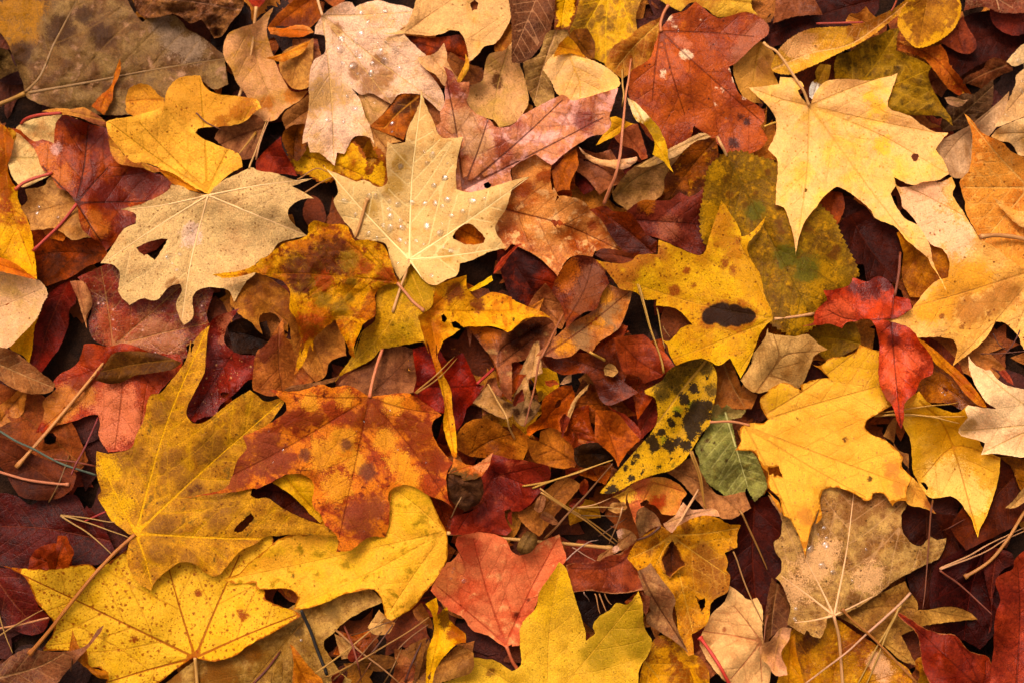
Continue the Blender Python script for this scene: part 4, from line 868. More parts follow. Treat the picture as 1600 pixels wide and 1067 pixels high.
# ---------------------------------------------------------------- left, row three
leaf('red14', ML, 'orange red leaf glowing behind the long peach stalk',
     "A3 600 76 520 60 465 65 440 150 400 192 330 230 295 272 312 310 235 385 246 430 236 480 198 552 250 552 320 512 370 502 430 482 500 456 546 455 556 500 550 580 602 662 720 645 800 570 880 340 930 280 1010 190 1000 120 850 110 700 60",
     hub="A3 690 130", tips="A3 220 545 A3 640 640 A3 330 270 A3 880 330", a='ac4826', b='94341a', bt=0.5, v='7a2a18', vs=0.5, c='b85c40', ct=0.6, csc=3.5, sec=40, gap=-3, rough=0.38, und=7, blobs=[('c8684c', "A3 640 400 34 700 480 30 600 560 26"), ('b46a34', "A3 360 380 24 300 430 24 480 330 20"), ('7c3014', "A3 520 250 16 480 120 16 440 280 12")])
leaf('strip14', DL, 'dark olive brown rolled strip across the orange red leaf', "A3 650 105 860 112 1010 165 960 202 850 222 750 236 680 272 600 282 530 262 590 165", a='6a4018', b='4a2414', puff=6, pw=12, v='805428')  # underside of a fold, its shade put into the dark colour
leaf('pink15', CL, 'pinkish brown rounded leaf end at the photo edge above the grey grass', "A3 -80 60 0 78 75 100 155 160 242 230 302 280 295 320 230 339 130 330 40 290 0 260 -80 220", pv="A3 -80 140 A3 120 230 A3 290 300", a='9c6444', b='7e4834', v='b88464', sec=26, gap=7)
leaf('gold24', ML, 'dull tan brown leaf with dark stain beneath the two yellow leaves', "P 220 1100 305 1032 365 1020 400 1000 450 950 520 925 570 915 600 940 575 950 540 970 522 988 507 1000 507 1012 520 1032 535 1052 550 1062 530 1100", holes=[], pv="P 500 940 P 380 1080", a='b48c54', b='8a6030', bt=0.5, v='8a5c30', sp='6a4020', sd=0.15, blobs=[('7a4818', "P 260 1050 26 340 1050 30 390 1020 20"), ('50341c', "B4 230 770 12"), ('7e5a34', "P 520 955 14")])
leaf('gold26', ML, 'shaded orange yellow leaf in the sinus of the orange brown maple', "B3 90 830 180 785 262 785 325 820 330 930 360 1010 390 1067 340 1042 270 972 200 902", a='cc8a1c', b='a86414')
leaf('yel20', ML, 'large yellow leaf speckled red brown with dark radiating veins, lower corner',
     "A4 -20 402 0 410 80 425 280 436 420 412 500 405 545 430 700 330 900 200 1100 150 1300 250 1423 200 B4 80 200 100 350 20 460 50 560 55 600 150 645 210 660 250 692 130 765 0 836 A4 1362 870 1300 916 1180 946 1085 925 1040 946 960 1002 860 1075 700 1140 580 1110 590 1060 600 1040 560 985 490 980 470 880 390 885 240 886 250 860 292 800 302 740 262 680 202 612 150 492 80 442",
     hub="A4 1085 925", tips="A4 20 415 A4 930 400 A4 1330 360 B4 220 690 A4 600 1060", stalk="A4 1085 925 1092 1000 1100 1110", sr=2.8, sc='c88c58',
     a='d8a034', b='c68a28', bt=0.55, v='8c3814', mo=0.15, e='a05a18', ew=2.5, vs=0.8, w1=2.6, sec=60, v2s=0.4, sp='8a3c10', sd=0.85, ssc=9.5, c='b06c14', ct=0.68, fm=0.16, ret=0.12, gap=7, und=5, blobs=[('843010', "A4 745 820 6 1350 690 9 1100 570 7")])
leaf('yel20c', ML, None, "A4 402 768 440 862 480 896 495 968 602 1005 606 1045 540 1032 478 980 420 930 385 900 392 840", part_of='yel20', part_name='curled_lobe', a='a8681c', b='8a4c12', puff=6, pw=9)
leaf('brn23', DL, 'purple brown pointed leaf laid over the lower yellow speckled leaf', "A4 -80 980 0 962 70 910 160 870 250 890 390 888 470 862 502 828 540 772 578 742 562 782 522 832 480 882 430 936 360 1012 300 1075 100 1120 -80 1120", pv="A4 -60 1050 A4 250 960 A4 560 760", a='8a5448', b='6a3a34', v='a87868', rough=0.4, gap=4, und=6)
leaf('yel22', ML, 'yellow maple with olive patches and a long straight stalk, lower left',
     "B4 1060 225 1020 150 970 40 950 -40 880 -80 740 -60 600 40 400 140 300 230 200 240 120 270 60 320 0 370 A4 1380 400 1330 455 1230 492 1300 512 1423 510 B4 0 540 60 546 130 540 200 550 236 590 205 657 290 650 380 622 470 580 560 556 640 545 682 570 702 620 716 700 692 760 655 792 740 732 800 692 880 640 930 572 1000 490 1060 380 1064 300",
     hub="B4 1050 228", tips="A4 1250 495 B4 215 645 B4 680 770 B4 760 -20", stalk="B4 1060 232 1200 246 1423 266 C4 300 292 560 316", sr=3.2, sc='d09460', sc2='c08050', sbulb=0.9, slift=3,
     a='e8b63c', b='d09c2e', bt=0.52, v='e0b03c', vs=0.4, c='987020', ct=0.58, csc=4, sec=44, gap=7, und=6, fm=0.2, sp='8a5c18', sd=0.12, mo=0.12, e='a8641c', ew=2.5, blobs=[('4a4418', "B4 205 472 4")])
# centre brown layers
leaf('tan51', DL, 'rusty tan leaf left of the orange brown maple in the middle', "B3 0 110 50 70 150 -80 165 20 250 120 335 262 290 285 150 330 90 352 20 335 -20 300", a='b06638', b='884222', v='8a4e34', blobs=[('6a2c1c', "B3 100 60 16 50 120 14")], und=8)
leaf('tan51b', DL, 'brown tan leaf with a drooping orange tail over it', "B3 180 -100 350 -150 470 -60 490 20 502 125 412 160 385 240 332 272 240 165 200 60", a='b8743e', b='905028', v='905838')
leaf('shell51', DL, 'thin boat shaped curled husk above the orange brown maple', "B3 150 315 200 292 290 280 380 262 470 235 440 270 300 305 200 328", cat='husk', a='9a6848', b='70402c', puff=5, pw=7)
leaf('brn55', ML, 'dusty brown mauve leaf behind the red stalk in the middle', "B3 455 290 490 250 560 202 640 168 690 102 740 84 800 70 882 95 900 200 930 262 890 325 790 342 650 352 560 315", pv="B3 620 360 B3 780 210 B3 870 110", a='9c6450', b='7c4a3c', v='5e3428', bt=0.5, sec=24, und=8, sp='5c2c1c', sd=0.1)
leaf('red56', ML, 'deep red maple lobe under the hanging golden strip', "B3 870 90 990 70 1060 160 1150 110 1192 200 1232 280 1270 290 1202 392 1172 422 1152 492 1110 556 1082 440 1030 445 960 402 880 340 890 250", pv="B3 900 300 B3 1080 300 B3 1260 292", a='9a2e1c', b='6c1c12', bt=0.5, v='5a1810', rough=0.36, und=9)
stem('leaf_stalk', 'bright red stalk end joining the deep red maple lobe', "B3 1228 284 1270 245 1325 195", 3.0, 'b83428', '98281c')
leaf('mauve57', ML, 'wrinkled lilac brown leaf in the middle under the orange lilac one', "B2 1165 885 1240 888 1400 920 1423 890 C2 0 905 80 858 150 832 222 858 245 930 205 1000 165 1060 C3 150 60 80 142 0 165 B3 1423 385 1370 332 1332 180 1262 80 1200 0 B2 1190 1000", pv="B3 1340 190 B2 1380 1000 C2 220 870 | B3 1340 190 C3 120 30", a='a4645a', b='7e4640', bt=0.5, v='50262a', vs=0.5, crk=2, c='ac7e80', ct=0.6, csc=3.5, sec=22, und=10, rough=0.38, blobs=[('a85c20', "B2 1300 920 18 1220 900 10"), ('442024', "C2 60 920 14 130 900 12 20 960 12")])
leaf('yel60', DL, 'small yellow scrap behind the orange leaf with a hole', "C3 60 180 100 150 170 190 232 200 262 282 222 342 150 382 130 300", a='dcb028', b='c08c1c', blobs=[('5c3018', "C3 160 350 10")])
leaf('lobed58', DL, 'pale tan blackish stained narrow lobed leaf in the centre', "C3 120 60 150 45 162 150 170 222 92 260 102 330 162 402 122 470 60 518 20 490 0 430 B3 1423 462 1380 478 1300 442 1205 388 1292 286 1335 345 1423 395 C3 20 330 80 230 40 230", pv="C3 140 60 C3 110 240 C3 40 480 | B3 1220 390 B3 1380 460", a='c49868', b='9c6c48', bt=0.5, sp='46201a', sd=0.2, v='a8784c', e='8a6058', ew=3, blobs=[('4e241a', "C3 90 440 8 20 440 8 130 350 8 B3 1400 400 8")], und=7)
leaf('brn59', DL, 'brown orange rounded leaf in the middle with one dark crease', "B3 1115 570 1180 492 1300 480 1423 560 C3 0 500 72 560 104 600 60 710 0 700 B3 1310 695 1200 685 1120 650", pv="B3 1160 690 B3 1300 600 B3 1423 560", a='b46a2a', b='8c4a1c', v='54260e', sp='54280f', sd=0.12)
leaf('or61', DL, 'orange leaf with one black hole beside the pale wood chip', "C3 80 565 90 520 160 460 172 370 262 300 332 288 352 370 330 432 300 545 272 552 222 527 140 542 100 572", holes=["C3 238 395 255 372 275 370 272 395 250 418 238 415"], a='b4581c', b='8c3e12', v='7a340e', und=8, eup=7)
leaf('brn63', DL, 'brown leaf with a ragged notch below the orange holed leaf', "C3 80 585 150 600 160 545 222 528 268 552 292 592 332 622 358 722 330 762 230 745 130 715 95 650", a='b0662c', b='88481e', v='6a3418', eup=6)
leaf('chip61', 'bark_chip', 'pale splintered wood chip leaning beside the orange holed leaf', "C3 432 278 405 300 342 372 308 452 296 545 322 480 365 372 415 315", cat='wood chip', a='c88c60', b='a86c44', puff=7, pw=6, sec=0)
leaf('chip61b', 'bark_chip', 'small cream wood splinter on top of the orange holed leaf', "C3 268 285 300 240 332 228 330 270 290 285", cat='wood chip', a='d4a078', b='b88058', puff=4, pw=5, sec=0)
leaf('bark62', 'bark_piece', 'dark weathered bark strip in the centre hollow', "C3 345 640 420 610 520 620 570 690 520 730 400 750 350 710", cat='bark', a='43260f', b='241208', puff=6, pw=12, sec=0, wr=0.6)
leaf('tan65', ML, 'brown tan leaf under the pine needle pairs in the lower middle', "C3 30 1000 100 960 200 860 300 800 390 842 340 902 250 1002 C4 170 230 150 250 95 212 35 145", pv="C4 160 240 C3 180 980 C3 300 820", a='b06c3c', b='8a4e26', v='8c5838', und=6)
leaf('red64', ML, 'maroon red maple with ragged hole above the coral leaf',
     "B3 1310 668 1380 690 1423 700 C3 60 705 200 735 215 800 150 892 100 952 50 986 0 992 B4 1423 190 1395 150 1400 120 1423 110 1410 100 1380 110 1390 160 1423 215 1390 245 1250 226 1180 242 1080 240 1090 140 1200 110 1280 50 B3 1290 1000 1250 850 1262 740", pv="B3 1330 780 C3 100 850 | B3 1320 800 C3 160 740 | B3 1310 820 B4 1120 220", a='983a2a', b='70221a', bt=0.5, v='5a1a14', c='a8504c', ct=0.6, csc=3, rough=0.4, und=8, sec=26)
leaf('coral68', ML, 'coral pink red leaf with a notched top in the lower middle',
     "B4 1062 395 1085 390 1130 338 1160 400 1110 300 1120 250 1250 228 1380 262 C4 0 335 42 355 100 340 162 282 262 238 282 302 302 382 250 440 150 600 100 720 50 850 0 862 B4 1423 850 1380 862 1290 802 1200 772 1150 702 1060 652 970 552 1000 492",
     hub="B4 1388 850", tips="B4 1210 270 C4 250 270 B4 1010 530", stalk="B4 1390 858 1423 940 C4 40 1000", sr=3.2, sc='c86848', sc2='a85038',
     a='d0684a', b='bc5238', bt=0.52, v='a03c2a', vs=0.65, sec=32, c='d88468', ct=0.6, csc=3.5, gap=6, und=7, fm=0.16, blobs=[('c06a44', "B4 1060 520 20 1100 430 16"), ('5a180e', "C4 90 610 4 25 690 6"), ('a04430', "B4 1200 330 24 1150 290 18")])
leaf('pebble', 'small_acorn', 'small grey brown acorn in the gap above the coral leaf', "C4 25 320 55 250 85 220 130 240 140 290 100 340 50 352", cat='acorn', a='80603c', b='54381f', puff=14, pw=14, sec=0)
leaf('gall67', 'dried_bud', 'round grey brown dried bud at the corner of the orange brown maple', "B3 1062 780 1140 788 1252 800 1265 870 1242 940 1160 992 1090 935 1062 862", cat='bud', a='6e4638', b='482a24', puff=26, pw=24, wr=0.8, crk=3, sec=0, und=5, gap=3)
leaf('fox66', ML, 'small orange and green leaf end with two pointed ears on the dried bud', "B3 1316 664 1292 742 1240 802 1150 820 1140 790 1065 780 1085 755 1098 690 1115 700 1180 732 1232 726", a='c86c30', b='b4502c', blobs=[('4c4420', "B3 1160 805 12 1100 775 8 1220 805 10"), ('cc7c5c', "B3 1290 700 12 1250 740 12")], puff=5, pw=10)
stem('dry_stem', 'short pale dry stem sticking up beside the dried bud', "B3 1085 1025 1110 970 1142 910", 1.3, 'b08c60', '8c6840')

# central dark reds
leaf('brn84a', DL, 'wet rust brown leaf beneath the orange lilac leaf', "C3 160 130 330 108 450 110 520 60 572 28 602 110 642 210 622 270 702 330 622 372 540 402 490 372 450 272 400 222 290 232 200 192", a='8e4320', b='5c2412', bt=0.5, v='6a2c14', rough=0.32, spec=0.6, und=8)
leaf('red84b', ML, 'reddish brown leaf with scalloped point under the double needle', "C3 565 28 660 15 740 15 800 80 852 110 905 182 830 242 780 262 735 282 700 242 620 216 590 130", pv="C3 590 40 C3 700 150 C3 830 230", a='a44c2c', b='7c3018', v='6a2612', und=8, rough=0.4)
leaf('curl84', DL, 'curled wet red rim above the orange shaded leaf tip', "C3 525 400 580 430 640 460 715 540 715 590 660 560 620 510 580 450", a='9c4428', b='7c2c18', puff=6, pw=9, rough=0.3)
leaf('or84e', ML, 'warm orange brown leaf tip curling beside the dark hollow', "C3 464 428 540 430 592 450 642 512 712 592 640 662 590 745 560 682 480 612 460 580", pv="C3 600 730 C3 540 560 C3 470 440", a='b05a24', b='6e2c10', bt=0.5, v='7a3612', und=8, eup=8)
leaf('lil151', ML, 'orange leaf with lilac patches and dark veins below the brown red lobe',
     "C2 150 1030 250 940 330 870 450 802 480 702 532 660 602 680 672 690 640 802 602 890 560 930 480 980 440 1042 380 1010 330 1052 250 1066 C3 200 130 130 130", pv="C2 180 1050 C2 400 900 C2 650 700", a='b86e3c', b='9c6050', bt=0.5, bs=0.06, c='8c6468', ct=0.6, csc=4, v='6e342c', vs=0.7, sec=24, gap=6, und=8, rough=0.4, blobs=[('94696c', "C2 560 790 16 380 960 20 520 850 12"), ('c07428', "C2 520 720 14 470 870 12 300 1000 16")])
leaf('red150', ML, 'brown red scalloped leaf with a violet heart near the centre',
     "C2 232 655 282 560 342 502 400 495 450 512 520 602 542 650 502 700 470 792 400 812 330 872 305 905 282 800 262 752 225 705", pv="C2 290 880 C2 400 690 C2 450 530", a='9e4f20', b='6c302c', bt=0.47, bs=0.08, v='4a1e18', vs=0.5, sec=24, gap=6, blobs=[('7e4840', "C2 420 680 28 450 600 20 380 760 18"), ('a8581e', "C2 320 570 16 300 650 14")], rough=0.4, und=6)
stem('leaf_stalk', 'long thin brown stalk crossing the centre from the brown red leaf', "C2 285 820 230 930 170 1050 C3 150 160 120 320 70 520", 1.9, 'a86038', '8c4c2c', taper=(1.1, 0.9))
stem('leaf_stalk', 'short yellowish stalk end on the rust brown leaf', "C3 432 105 470 128 515 152", 2.3, 'c89448', 'b07c34', bulb=0.5)
stem('leaf_stalk', 'thin pale stalk beside the narrow lobed leaf in the centre', "B3 1290 285 1350 390 1392 460 1410 530 1440 590", 1.8, 'cc9660', 'a87044')

leaf('tan85', DL, 'brown shaded leaf between the spotted leaf and the tan lobed leaf', "C3 1120 200 1210 138 1252 240 1275 300 1340 190 1330 330 1365 342 1332 422 1190 422 1120 400", a='9a5c30', b='6a3a1c', v='a0704c')
leaf('green82', CL, 'small green leaf with a crinkled top near the middle right', "C3 1070 560 1095 510 1115 480 1105 410 1142 395 1165 425 1195 400 1230 425 1300 430 1270 465 1215 475 1235 575 1252 650 1332 662 1390 762 1412 862 1350 932 1300 850 1280 942 1230 932 1160 882 1090 832 1050 762 1040 692 1020 640",
     pv="C3 1185 440 C3 1230 590 C3 1310 850", serr=1.6, sper=5, a='949054', b='7e7e48', bt=0.5, v='b4ac70', vs=0.75, ribs=True, sr=1.6, sec=16, sang=58, c='8a7c34', ct=0.62, und=7, crk=2.5, wr=0.35, blobs=[('96844a', "C3 1240 440 16 1140 420 10"), ('4e2c18', "C3 1085 600 4 1125 610 3 1060 650 4 1195 710 4")])
leaf('tan80', DL, 'dull pink tan leaf with brown veins under the green crinkled leaf', "C3 840 760 1000 690 1060 790 1090 842 1162 902 1292 880 1330 972 1222 1032 1150 1022 1080 985 1000 900 940 830", a='a86e4e', b='865238', v='905c40', und=7)
leaf('coral78', ML, 'orange coral ragged leaf with a torn hole below the spotted leaf', "C3 548 912 620 880 690 820 742 808 840 800 930 842 972 892 940 942 936 1002 880 1012 830 1002 800 962 750 950 702 1002 690 1067 C4 670 140 645 60 640 0 C3 630 972 590 922", holes=["C3 710 945 745 925 762 935 745 958 718 962"], hub="C3 780 830", tips="C3 570 915 C3 690 1040 C3 950 880", a='d4803c', b='c46040', bt=0.5, v='a0482c', und=8, sec=20, blobs=[('a83c20', "C3 800 945 14 830 935 10"), ('dca03c', "C3 640 900 14 600 920 10")])
leaf('spot83', 'cherry_leaf', 'narrow yellow leaf covered with black spots near the centre',
     "C3 488 888 560 800 680 660 800 512 800 370 742 335 740 318 830 268 872 208 960 158 1042 138 1090 140 1122 190 1138 240 1132 350 1112 420 1102 500 1050 562 1002 642 950 712 880 762 800 782 690 822 600 872 550 890",
     pv="C3 1090 142 C3 950 310 C3 800 510 C3 500 880", stalk="C3 1088 142 1085 100 1098 52", sr=2.2, sc='9c5c3c', a='c89628', b='b08622', v='b07c40', vs=0.8, w1=2.6, sec=0, c='7e701e', ct=0.6, sp='3a2c1c', sd=0.55, ssc=15, gap=8, und=4, serr=0.8, sper=5, fm=0.25,
     blobs=[('4c3618', "C3 960 190 23.8 900 240 23.8 850 290 17.3 1020 170 17.3 840 340 13.0 900 300 15.1 1075 190 13.0 1115 320 10.8"), ('352718', "C3 1050 430 18.72 1000 490 15.84 1020 530 12.96 1010 310 7.92 955 370 9.36 1000 560 8.64 915 450 5.76 870 490 4.32 890 510 4.32 830 550 5.76 780 600 9.36 790 630 8.64 870 620 10.08 920 600 5.76 960 620 8.64 690 680 5.76 635 750 4.32 670 720 3.6 665 810 5.76 570 860 6.48 530 880 5.76 720 780 2.88 820 740 4.32 880 700 2.88 740 760 2.88 935 690 3.6 680 640 3.6 1085 250 3.6 1040 230 2.88", 3.0), ('8a8a24', "C3 1000 400 8 920 430 8 840 600 8")], edn=2, bumps="C3 880 260 22 -8")
leaf('tan86', ML, 'tan brown leaf with branching veins beside the speckled yellow maple', "D3 0 0 30 8 150 20 220 10 280 60 332 92 262 122 232 190 190 285 150 315 80 290 0 320 C3 1370 335 1310 312 1270 262 1330 170 1335 90 C2 1340 1040 1400 960 1423 900",
     pv="C3 1350 340 D3 0 240 D3 60 130 D3 30 10 | D3 40 180 D3 110 120 D3 300 100 | D3 20 240 D3 120 270", a='be8a5c', b='a06e44', bt=0.55, v='8a5a38', vs=0.7, sec=22, gap=6, und=6)
leaf('yel87', ML, 'speckled yellow brown maple with a large black blotch',
     "C2 470 520 500 530 600 540 660 530 700 492 810 490 815 410 850 420 960 470 1040 496 1075 470 1100 380 1140 262 1165 188 1200 242 1252 322 1275 392 1330 370 1412 278 1380 352 1312 432 1320 502 1380 602 1400 702 1423 762 D2 20 802 44 845 C2 1423 872 1380 932 1330 1060 C3 1332 130 1300 202 1270 252 1212 140 1150 182 1110 162 1050 142 960 162 910 182 880 130 862 70 838 40 C2 875 970 950 892 1005 882 930 802 872 782 800 775 805 740 740 742 690 702 640 690 600 680 540 602",
     hub="D2 35 848", tips="C2 640 640 C2 1165 220 C3 890 150 C3 1260 220 C2 1390 300", stalk="D2 36 848 130 838 255 820", sr=2.6, sc='cc9070', sc2='b87458',
     a='ce8e26', b='b47420', bt=0.52, v='c08038', vs=0.4, sec=44, gap=8, und=6, sp='6e300f', sd=0.5, ssc=12, fm=0.2, c='a0581c', ct=0.68,
     blobs=[('9a5824', "C2 560 560 22 660 560 20 620 640 18 740 520 14 820 480 14"), ('94501c', "C2 1100 835 18 1170 800 20 1240 830 24 1310 835 18"), ('30191a', "C2 1100 835 12 1135 815 13 1170 805 13 1185 840 14 1235 820 14 1250 845 12 1300 830 12 1330 832 7", 0.5), ('84380f', "C2 1240 575 10 1180 540 9 1140 430 7 970 580 6 900 690 9 1250 420 8 1380 560 8 1010 660 5 1290 470 6 1200 500 6 1310 500 7"), ('b8921f', "C2 1330 520 26 1370 640 24 1300 620 16"), ('a8681f', "C2 1160 320 20 1180 420 18 1230 480 14")], edn=3)
leaf('yel49', ML, 'golden leaf piece with dark holes and a long hanging strip',
     "B2 985 680 1002 660 1172 604 1176 680 1232 740 1320 700 1423 728 C2 0 738 60 770 150 800 217 842 150 836 70 850 0 912 B2 1400 920 1330 892 1240 890 1150 896 1090 940 1040 972 1020 1022 1000 1067 B3 1002 60 1012 140 1042 230 1082 312 1092 420 1112 560 1117 690 1096 690 1062 602 1040 502 1050 402 1010 252 968 100 942 20 B2 960 1040 928 950 893 830 980 782",
     holes=["B2 1030 830 1045 820 1062 850 1050 868 1032 862", "B2 1085 870 1110 862 1160 900 1130 905 1095 890"], hub="B2 960 800", tips="B2 1165 620 B2 1423 800 B3 1100 660", a='d88a28', b='b0621c', bt=0.5, bs=0.07, v='a8641c', sec=26, c='8e4a18', ct=0.62, sp='5c260c', sd=0.2, gap=8, und=7, eup=7, blobs=[('7e3c28', "B2 1110 690 14 1080 720 10 1230 770 12"), ('201008', "C2 5 850 4")])
leaf('yel153', DL, 'small yellow curl with a red thin rim beside the star leaf point', "B2 1175 690 1240 650 1310 608 1318 635 1260 670 1190 697", a='dca828', b='c48a1c', puff=4, pw=6)
leaf('curl153', DL, 'thin red brown curl under the star leaf lower lobe', "B2 1320 600 1340 540 1423 460 C2 20 440 60 430 0 480 B2 1370 560", a='b4482c', b='8a2c18', puff=4, pw=6)

def small_scraps():
    rng = random.Random(77)
    tones = [('a4502a', '742c18'), ('8e3c28', '64241a'), ('b87440', '8a4c26'), ('a06a58', '784438'), ('c08a5c', '96603c'), ('7e3420', '541c12')]
    for k in range(14):
        x, y = rng.choice([(rng.uniform(750, 960), rng.uniform(560, 730)), (rng.uniform(840, 1000), rng.uniform(720, 860)), (rng.uniform(520, 680), rng.uniform(965, 1060))])
        r = rng.uniform(9, 21); n = rng.choice((6, 7, 8)); rot = rng.uniform(0, 6.28); el = rng.uniform(0.4, 0.9); s = 'P'
        for i in range(n):
            a = 2 * math.pi * i / n; q = r * rng.uniform(0.6, 1.3); u, v = q * math.cos(a), q * math.sin(a) * el
            s += ' %.1f %.1f' % (x + u * math.cos(rot) - v * math.sin(rot), y + u * math.sin(rot) + v * math.cos(rot))
        a_, b_ = rng.choice(tones)
        leaf('crumb%d' % k, 'leaf_crumb', 'tiny broken crumb of dead leaf lying in the central and lower hollows', s, group='leaf crumbs in the hollows', a=a_, b=b_, und=8, eup=6, crk=1.5, gap=3, sec=0)
small_scraps()
# ---------------------------------------------------------------- lower right
leaf('tan116b', DL, 'brown leaf strip between the dark leaf and mottled tan maple', "D4 -20 700 20 480 75 540 122 640 112 750 30 800 -20 860", a='86523a', b='5c3222', v='9c6a4c')
leaf('or115', ML, 'orange brown leaf under the crossing pale needles at the bottom', "D4 90 800 320 690 400 720 480 780 600 850 700 930 792 1002 800 1120 60 1120 70 930", hub="D4 350 1130", tips="D4 160 820 D4 420 740 D4 770 1000", a='bc7a1c', b='8c4a12', bt=0.5, bs=0.07, c='c88c28', ct=0.62, v='a86420', sec=30, blobs=[('5a2a0c', "D4 240 820 14 200 860 12"), ('2a1008', "D4 668 995 5"), ('c8986c', "D4 640 1000 16 600 940 14")], rough=0.4)
leaf('or115b', DL, 'orange strip leaf beside the peach curled lobe at the bottom', "D4 70 980 110 830 150 790 160 900 200 1067 190 1110 40 1110", a='c07c1c', b='9c5a14')
leaf('mott114', ML, 'brown mottled leaf partly under the tan spotted maple at lower right', "D4 375 690 450 655 600 580 760 500 790 560 832 620 830 662 910 655 1000 642 1100 662 1165 712 1050 722 900 742 850 752 760 792 742 800 792 902 822 965 740 942 650 862 560 802 470 742",
     pv="D4 380 700 D4 560 780 D4 780 940 | D4 420 680 D4 700 640 D4 1130 705", a='b07c48', b='84552c', bt=0.5, c='9a6a3c', ct=0.58, v='7a4c28', sp='54301a', sd=0.25, und=6, sec=30)
leaf('pink118', ML, 'round pink tan leaf with fine red veins at the bottom', "C4 1210 525 1262 560 1310 602 1362 592 1392 650 1392 780 1402 840 1423 850 D4 20 960 C4 1430 1067 1300 1090 1200 1067 1100 960 1042 845 1060 780 1112 680 1182 612",
     hub="C4 1385 836", tips="C4 1070 780 C4 1235 640 C4 1220 1040 C4 1390 1060", a='d6956c', b='be7e58', bt=0.55, v='a85c44', vs=0.6, sec=34, gap=6, und=6, fm=0.16, blobs=[('9c5840', "C4 1180 768 4")])
leaf('or119', ML, 'orange leaf mottled brown at the bottom edge under the lilac fold', "C4 712 1040 732 940 790 822 850 800 930 850 1000 900 1052 930 1092 1000 1095 1110 700 1110", pv="C4 720 930 C4 800 1020 C4 870 1120", a='c88018', b='8a4a14', bt=0.49, bs=0.05, bsc=3.2, c='5e2e10', ct=0.63, v='b88440')
stem('leaf_stalk', 'bright red stalk with a pale head at the bottom beside the pink leaf', "C4 1045 812 1075 850 1120 915 1165 990 1220 1090", 3.2, 'c83c34', 'b84038', bulb0=0.9)
leaf('tan77', DL, 'tan and pink curled scrap at the end of the straight stalk', "C4 470 390 490 350 585 290 580 222 620 204 672 230 695 262 660 300 560 350", a='b47c58', b='8e5438', eup=6, blobs=[('dca888', "C4 590 230 8 580 320 6")])
leaf('red76', ML, 'reddish brown pointed leaf beneath the mottled yellow brown maple', "C4 300 410 330 400 450 395 520 362 600 342 692 272 720 300 700 440 745 545 650 562 560 570 430 552 340 562 308 500", pv="C4 720 290 C4 560 420 C4 330 430", a='94482e', b='6c2c20', v='5a2014', e='a8684c', ew=2, und=7, rough=0.42)
leaf('tan81', DL, 'pale pink tan torn leaf above the mottled yellow brown maple', "C4 840 180 900 140 950 60 1000 100 1130 98 1155 140 1085 140 1000 155 905 225 870 225", a='d09a74', b='b47c58', und=8)
leaf('tan79', DL, 'grey pink folded leaf with violet edge above the mottled brown maple', "C4 688 180 695 110 730 84 800 130 832 192 780 205 710 258", a='b88468', b='8e5c4c', e='8a5a58', ew=4, und=8)
leaf('mott74', ML, 'mottled yellow brown maple with a dark drop shaped fold, lower middle',
     "C4 890 238 915 200 1000 150 1080 134 1150 150 1200 180 1272 188 1252 240 1252 312 1182 342 1202 400 1190 440 1212 466 1197 560 1112 612 1092 720 1042 772 1000 792 1012 905 980 915 930 832 902 622 850 562 780 412 700 442 640 372 700 270 830 190",
     holes=["C4 1018 580 1045 600 1070 592 1074 640 1052 668 1035 620"], hub="C4 885 245", tips="C4 660 370 C4 1250 205 C4 1190 460 C4 1010 800 C4 800 410", a='d08224', b='a8641c', bt=0.5, mo=0.45, v='dca448', vs=0.4, sec=34, c='7c4416', ct=0.62, csc=6, sp='5c2c10', sd=0.25, gap=7, und=7, blobs=[('8a5024', "C4 1100 430 30 1140 520 26 1060 330 16"), ('7a3e14', "C4 960 200 10 790 290 10 920 280 8 770 330 8")])
leaf('mott74c', ML, None, "C4 890 268 932 330 966 412 912 450 880 484 842 442 830 382 850 330", part_of='mott74', part_name='dark_fold', a='6e381c', b='40200f', e='a8682c', ew=2, puff=-4, pw=14, v='3a1a0c')
stem('leaf_stalk', 'short dark curved stalk lying on the mottled yellow brown maple', "C4 695 270 760 245 825 195", 2.2, '5c2c14', '74401c')
leaf('lil75', DL, 'lilac pink folded leaf pointing down over the mottled maple', "C4 768 398 832 490 902 580 908 622 890 682 922 772 980 898 900 832 820 782 752 732 748 682 772 668 742 582 698 442 740 425", pv="C4 715 440 C4 790 600 C4 970 880", a='b07c64', b='94605c', bt=0.5, v='5c2c24', vs=0.7, e='8e6064', ew=6, gap=6, und=7, sp='7a4030', sd=0.12)
leaf('lip75', DL, 'small ragged purple brown scrap beside the lilac fold', "C4 720 560 770 590 760 650 745 690 720 640 735 610", a='8a5048', b='6a3630')
leaf('yelgreen69', ML, 'large yellow green maple cut by the bottom edge',
     "C4 262 393 302 430 332 530 382 690 412 800 410 832 462 790 450 740 490 690 540 662 582 620 642 628 702 556 726 622 730 720 742 770 777 832 762 900 712 980 700 1067 690 1160 300 1180 0 1140 B4 1300 1100 1020 1072 1190 1012 1200 922 1262 930 1332 942 1423 1000 C4 50 962 45 860 52 740 132 650 152 560 240 430",
     hub="C4 200 1190", tips="C4 262 420 C4 690 600 B4 1200 935", mo=0.2, a='d6a236', b='be9030', bt=0.52, v='d8ac3c', vs=0.35, sec=50, c='ac8c28', ct=0.62, csc=4, gap=8, und=7, fm=0.26, sp='8c6418', sd=0.3, ssc=18, blobs=[('c88c28', "C4 230 560 26 180 650 24 260 470 18"), ('9c8a26', "C4 600 760 40 480 900 30 700 850 26"), ('6e3a18', "B4 1310 1000 8")])
leaf('tan71', DL, 'tan brown leaf under the yellow curl and needles at the bottom', "B4 860 1110 900 950 960 820 1000 980 1050 920 1130 850 1210 900 1195 1005 1030 1065 1000 1110", a='a06c42', b='744626', und=8)
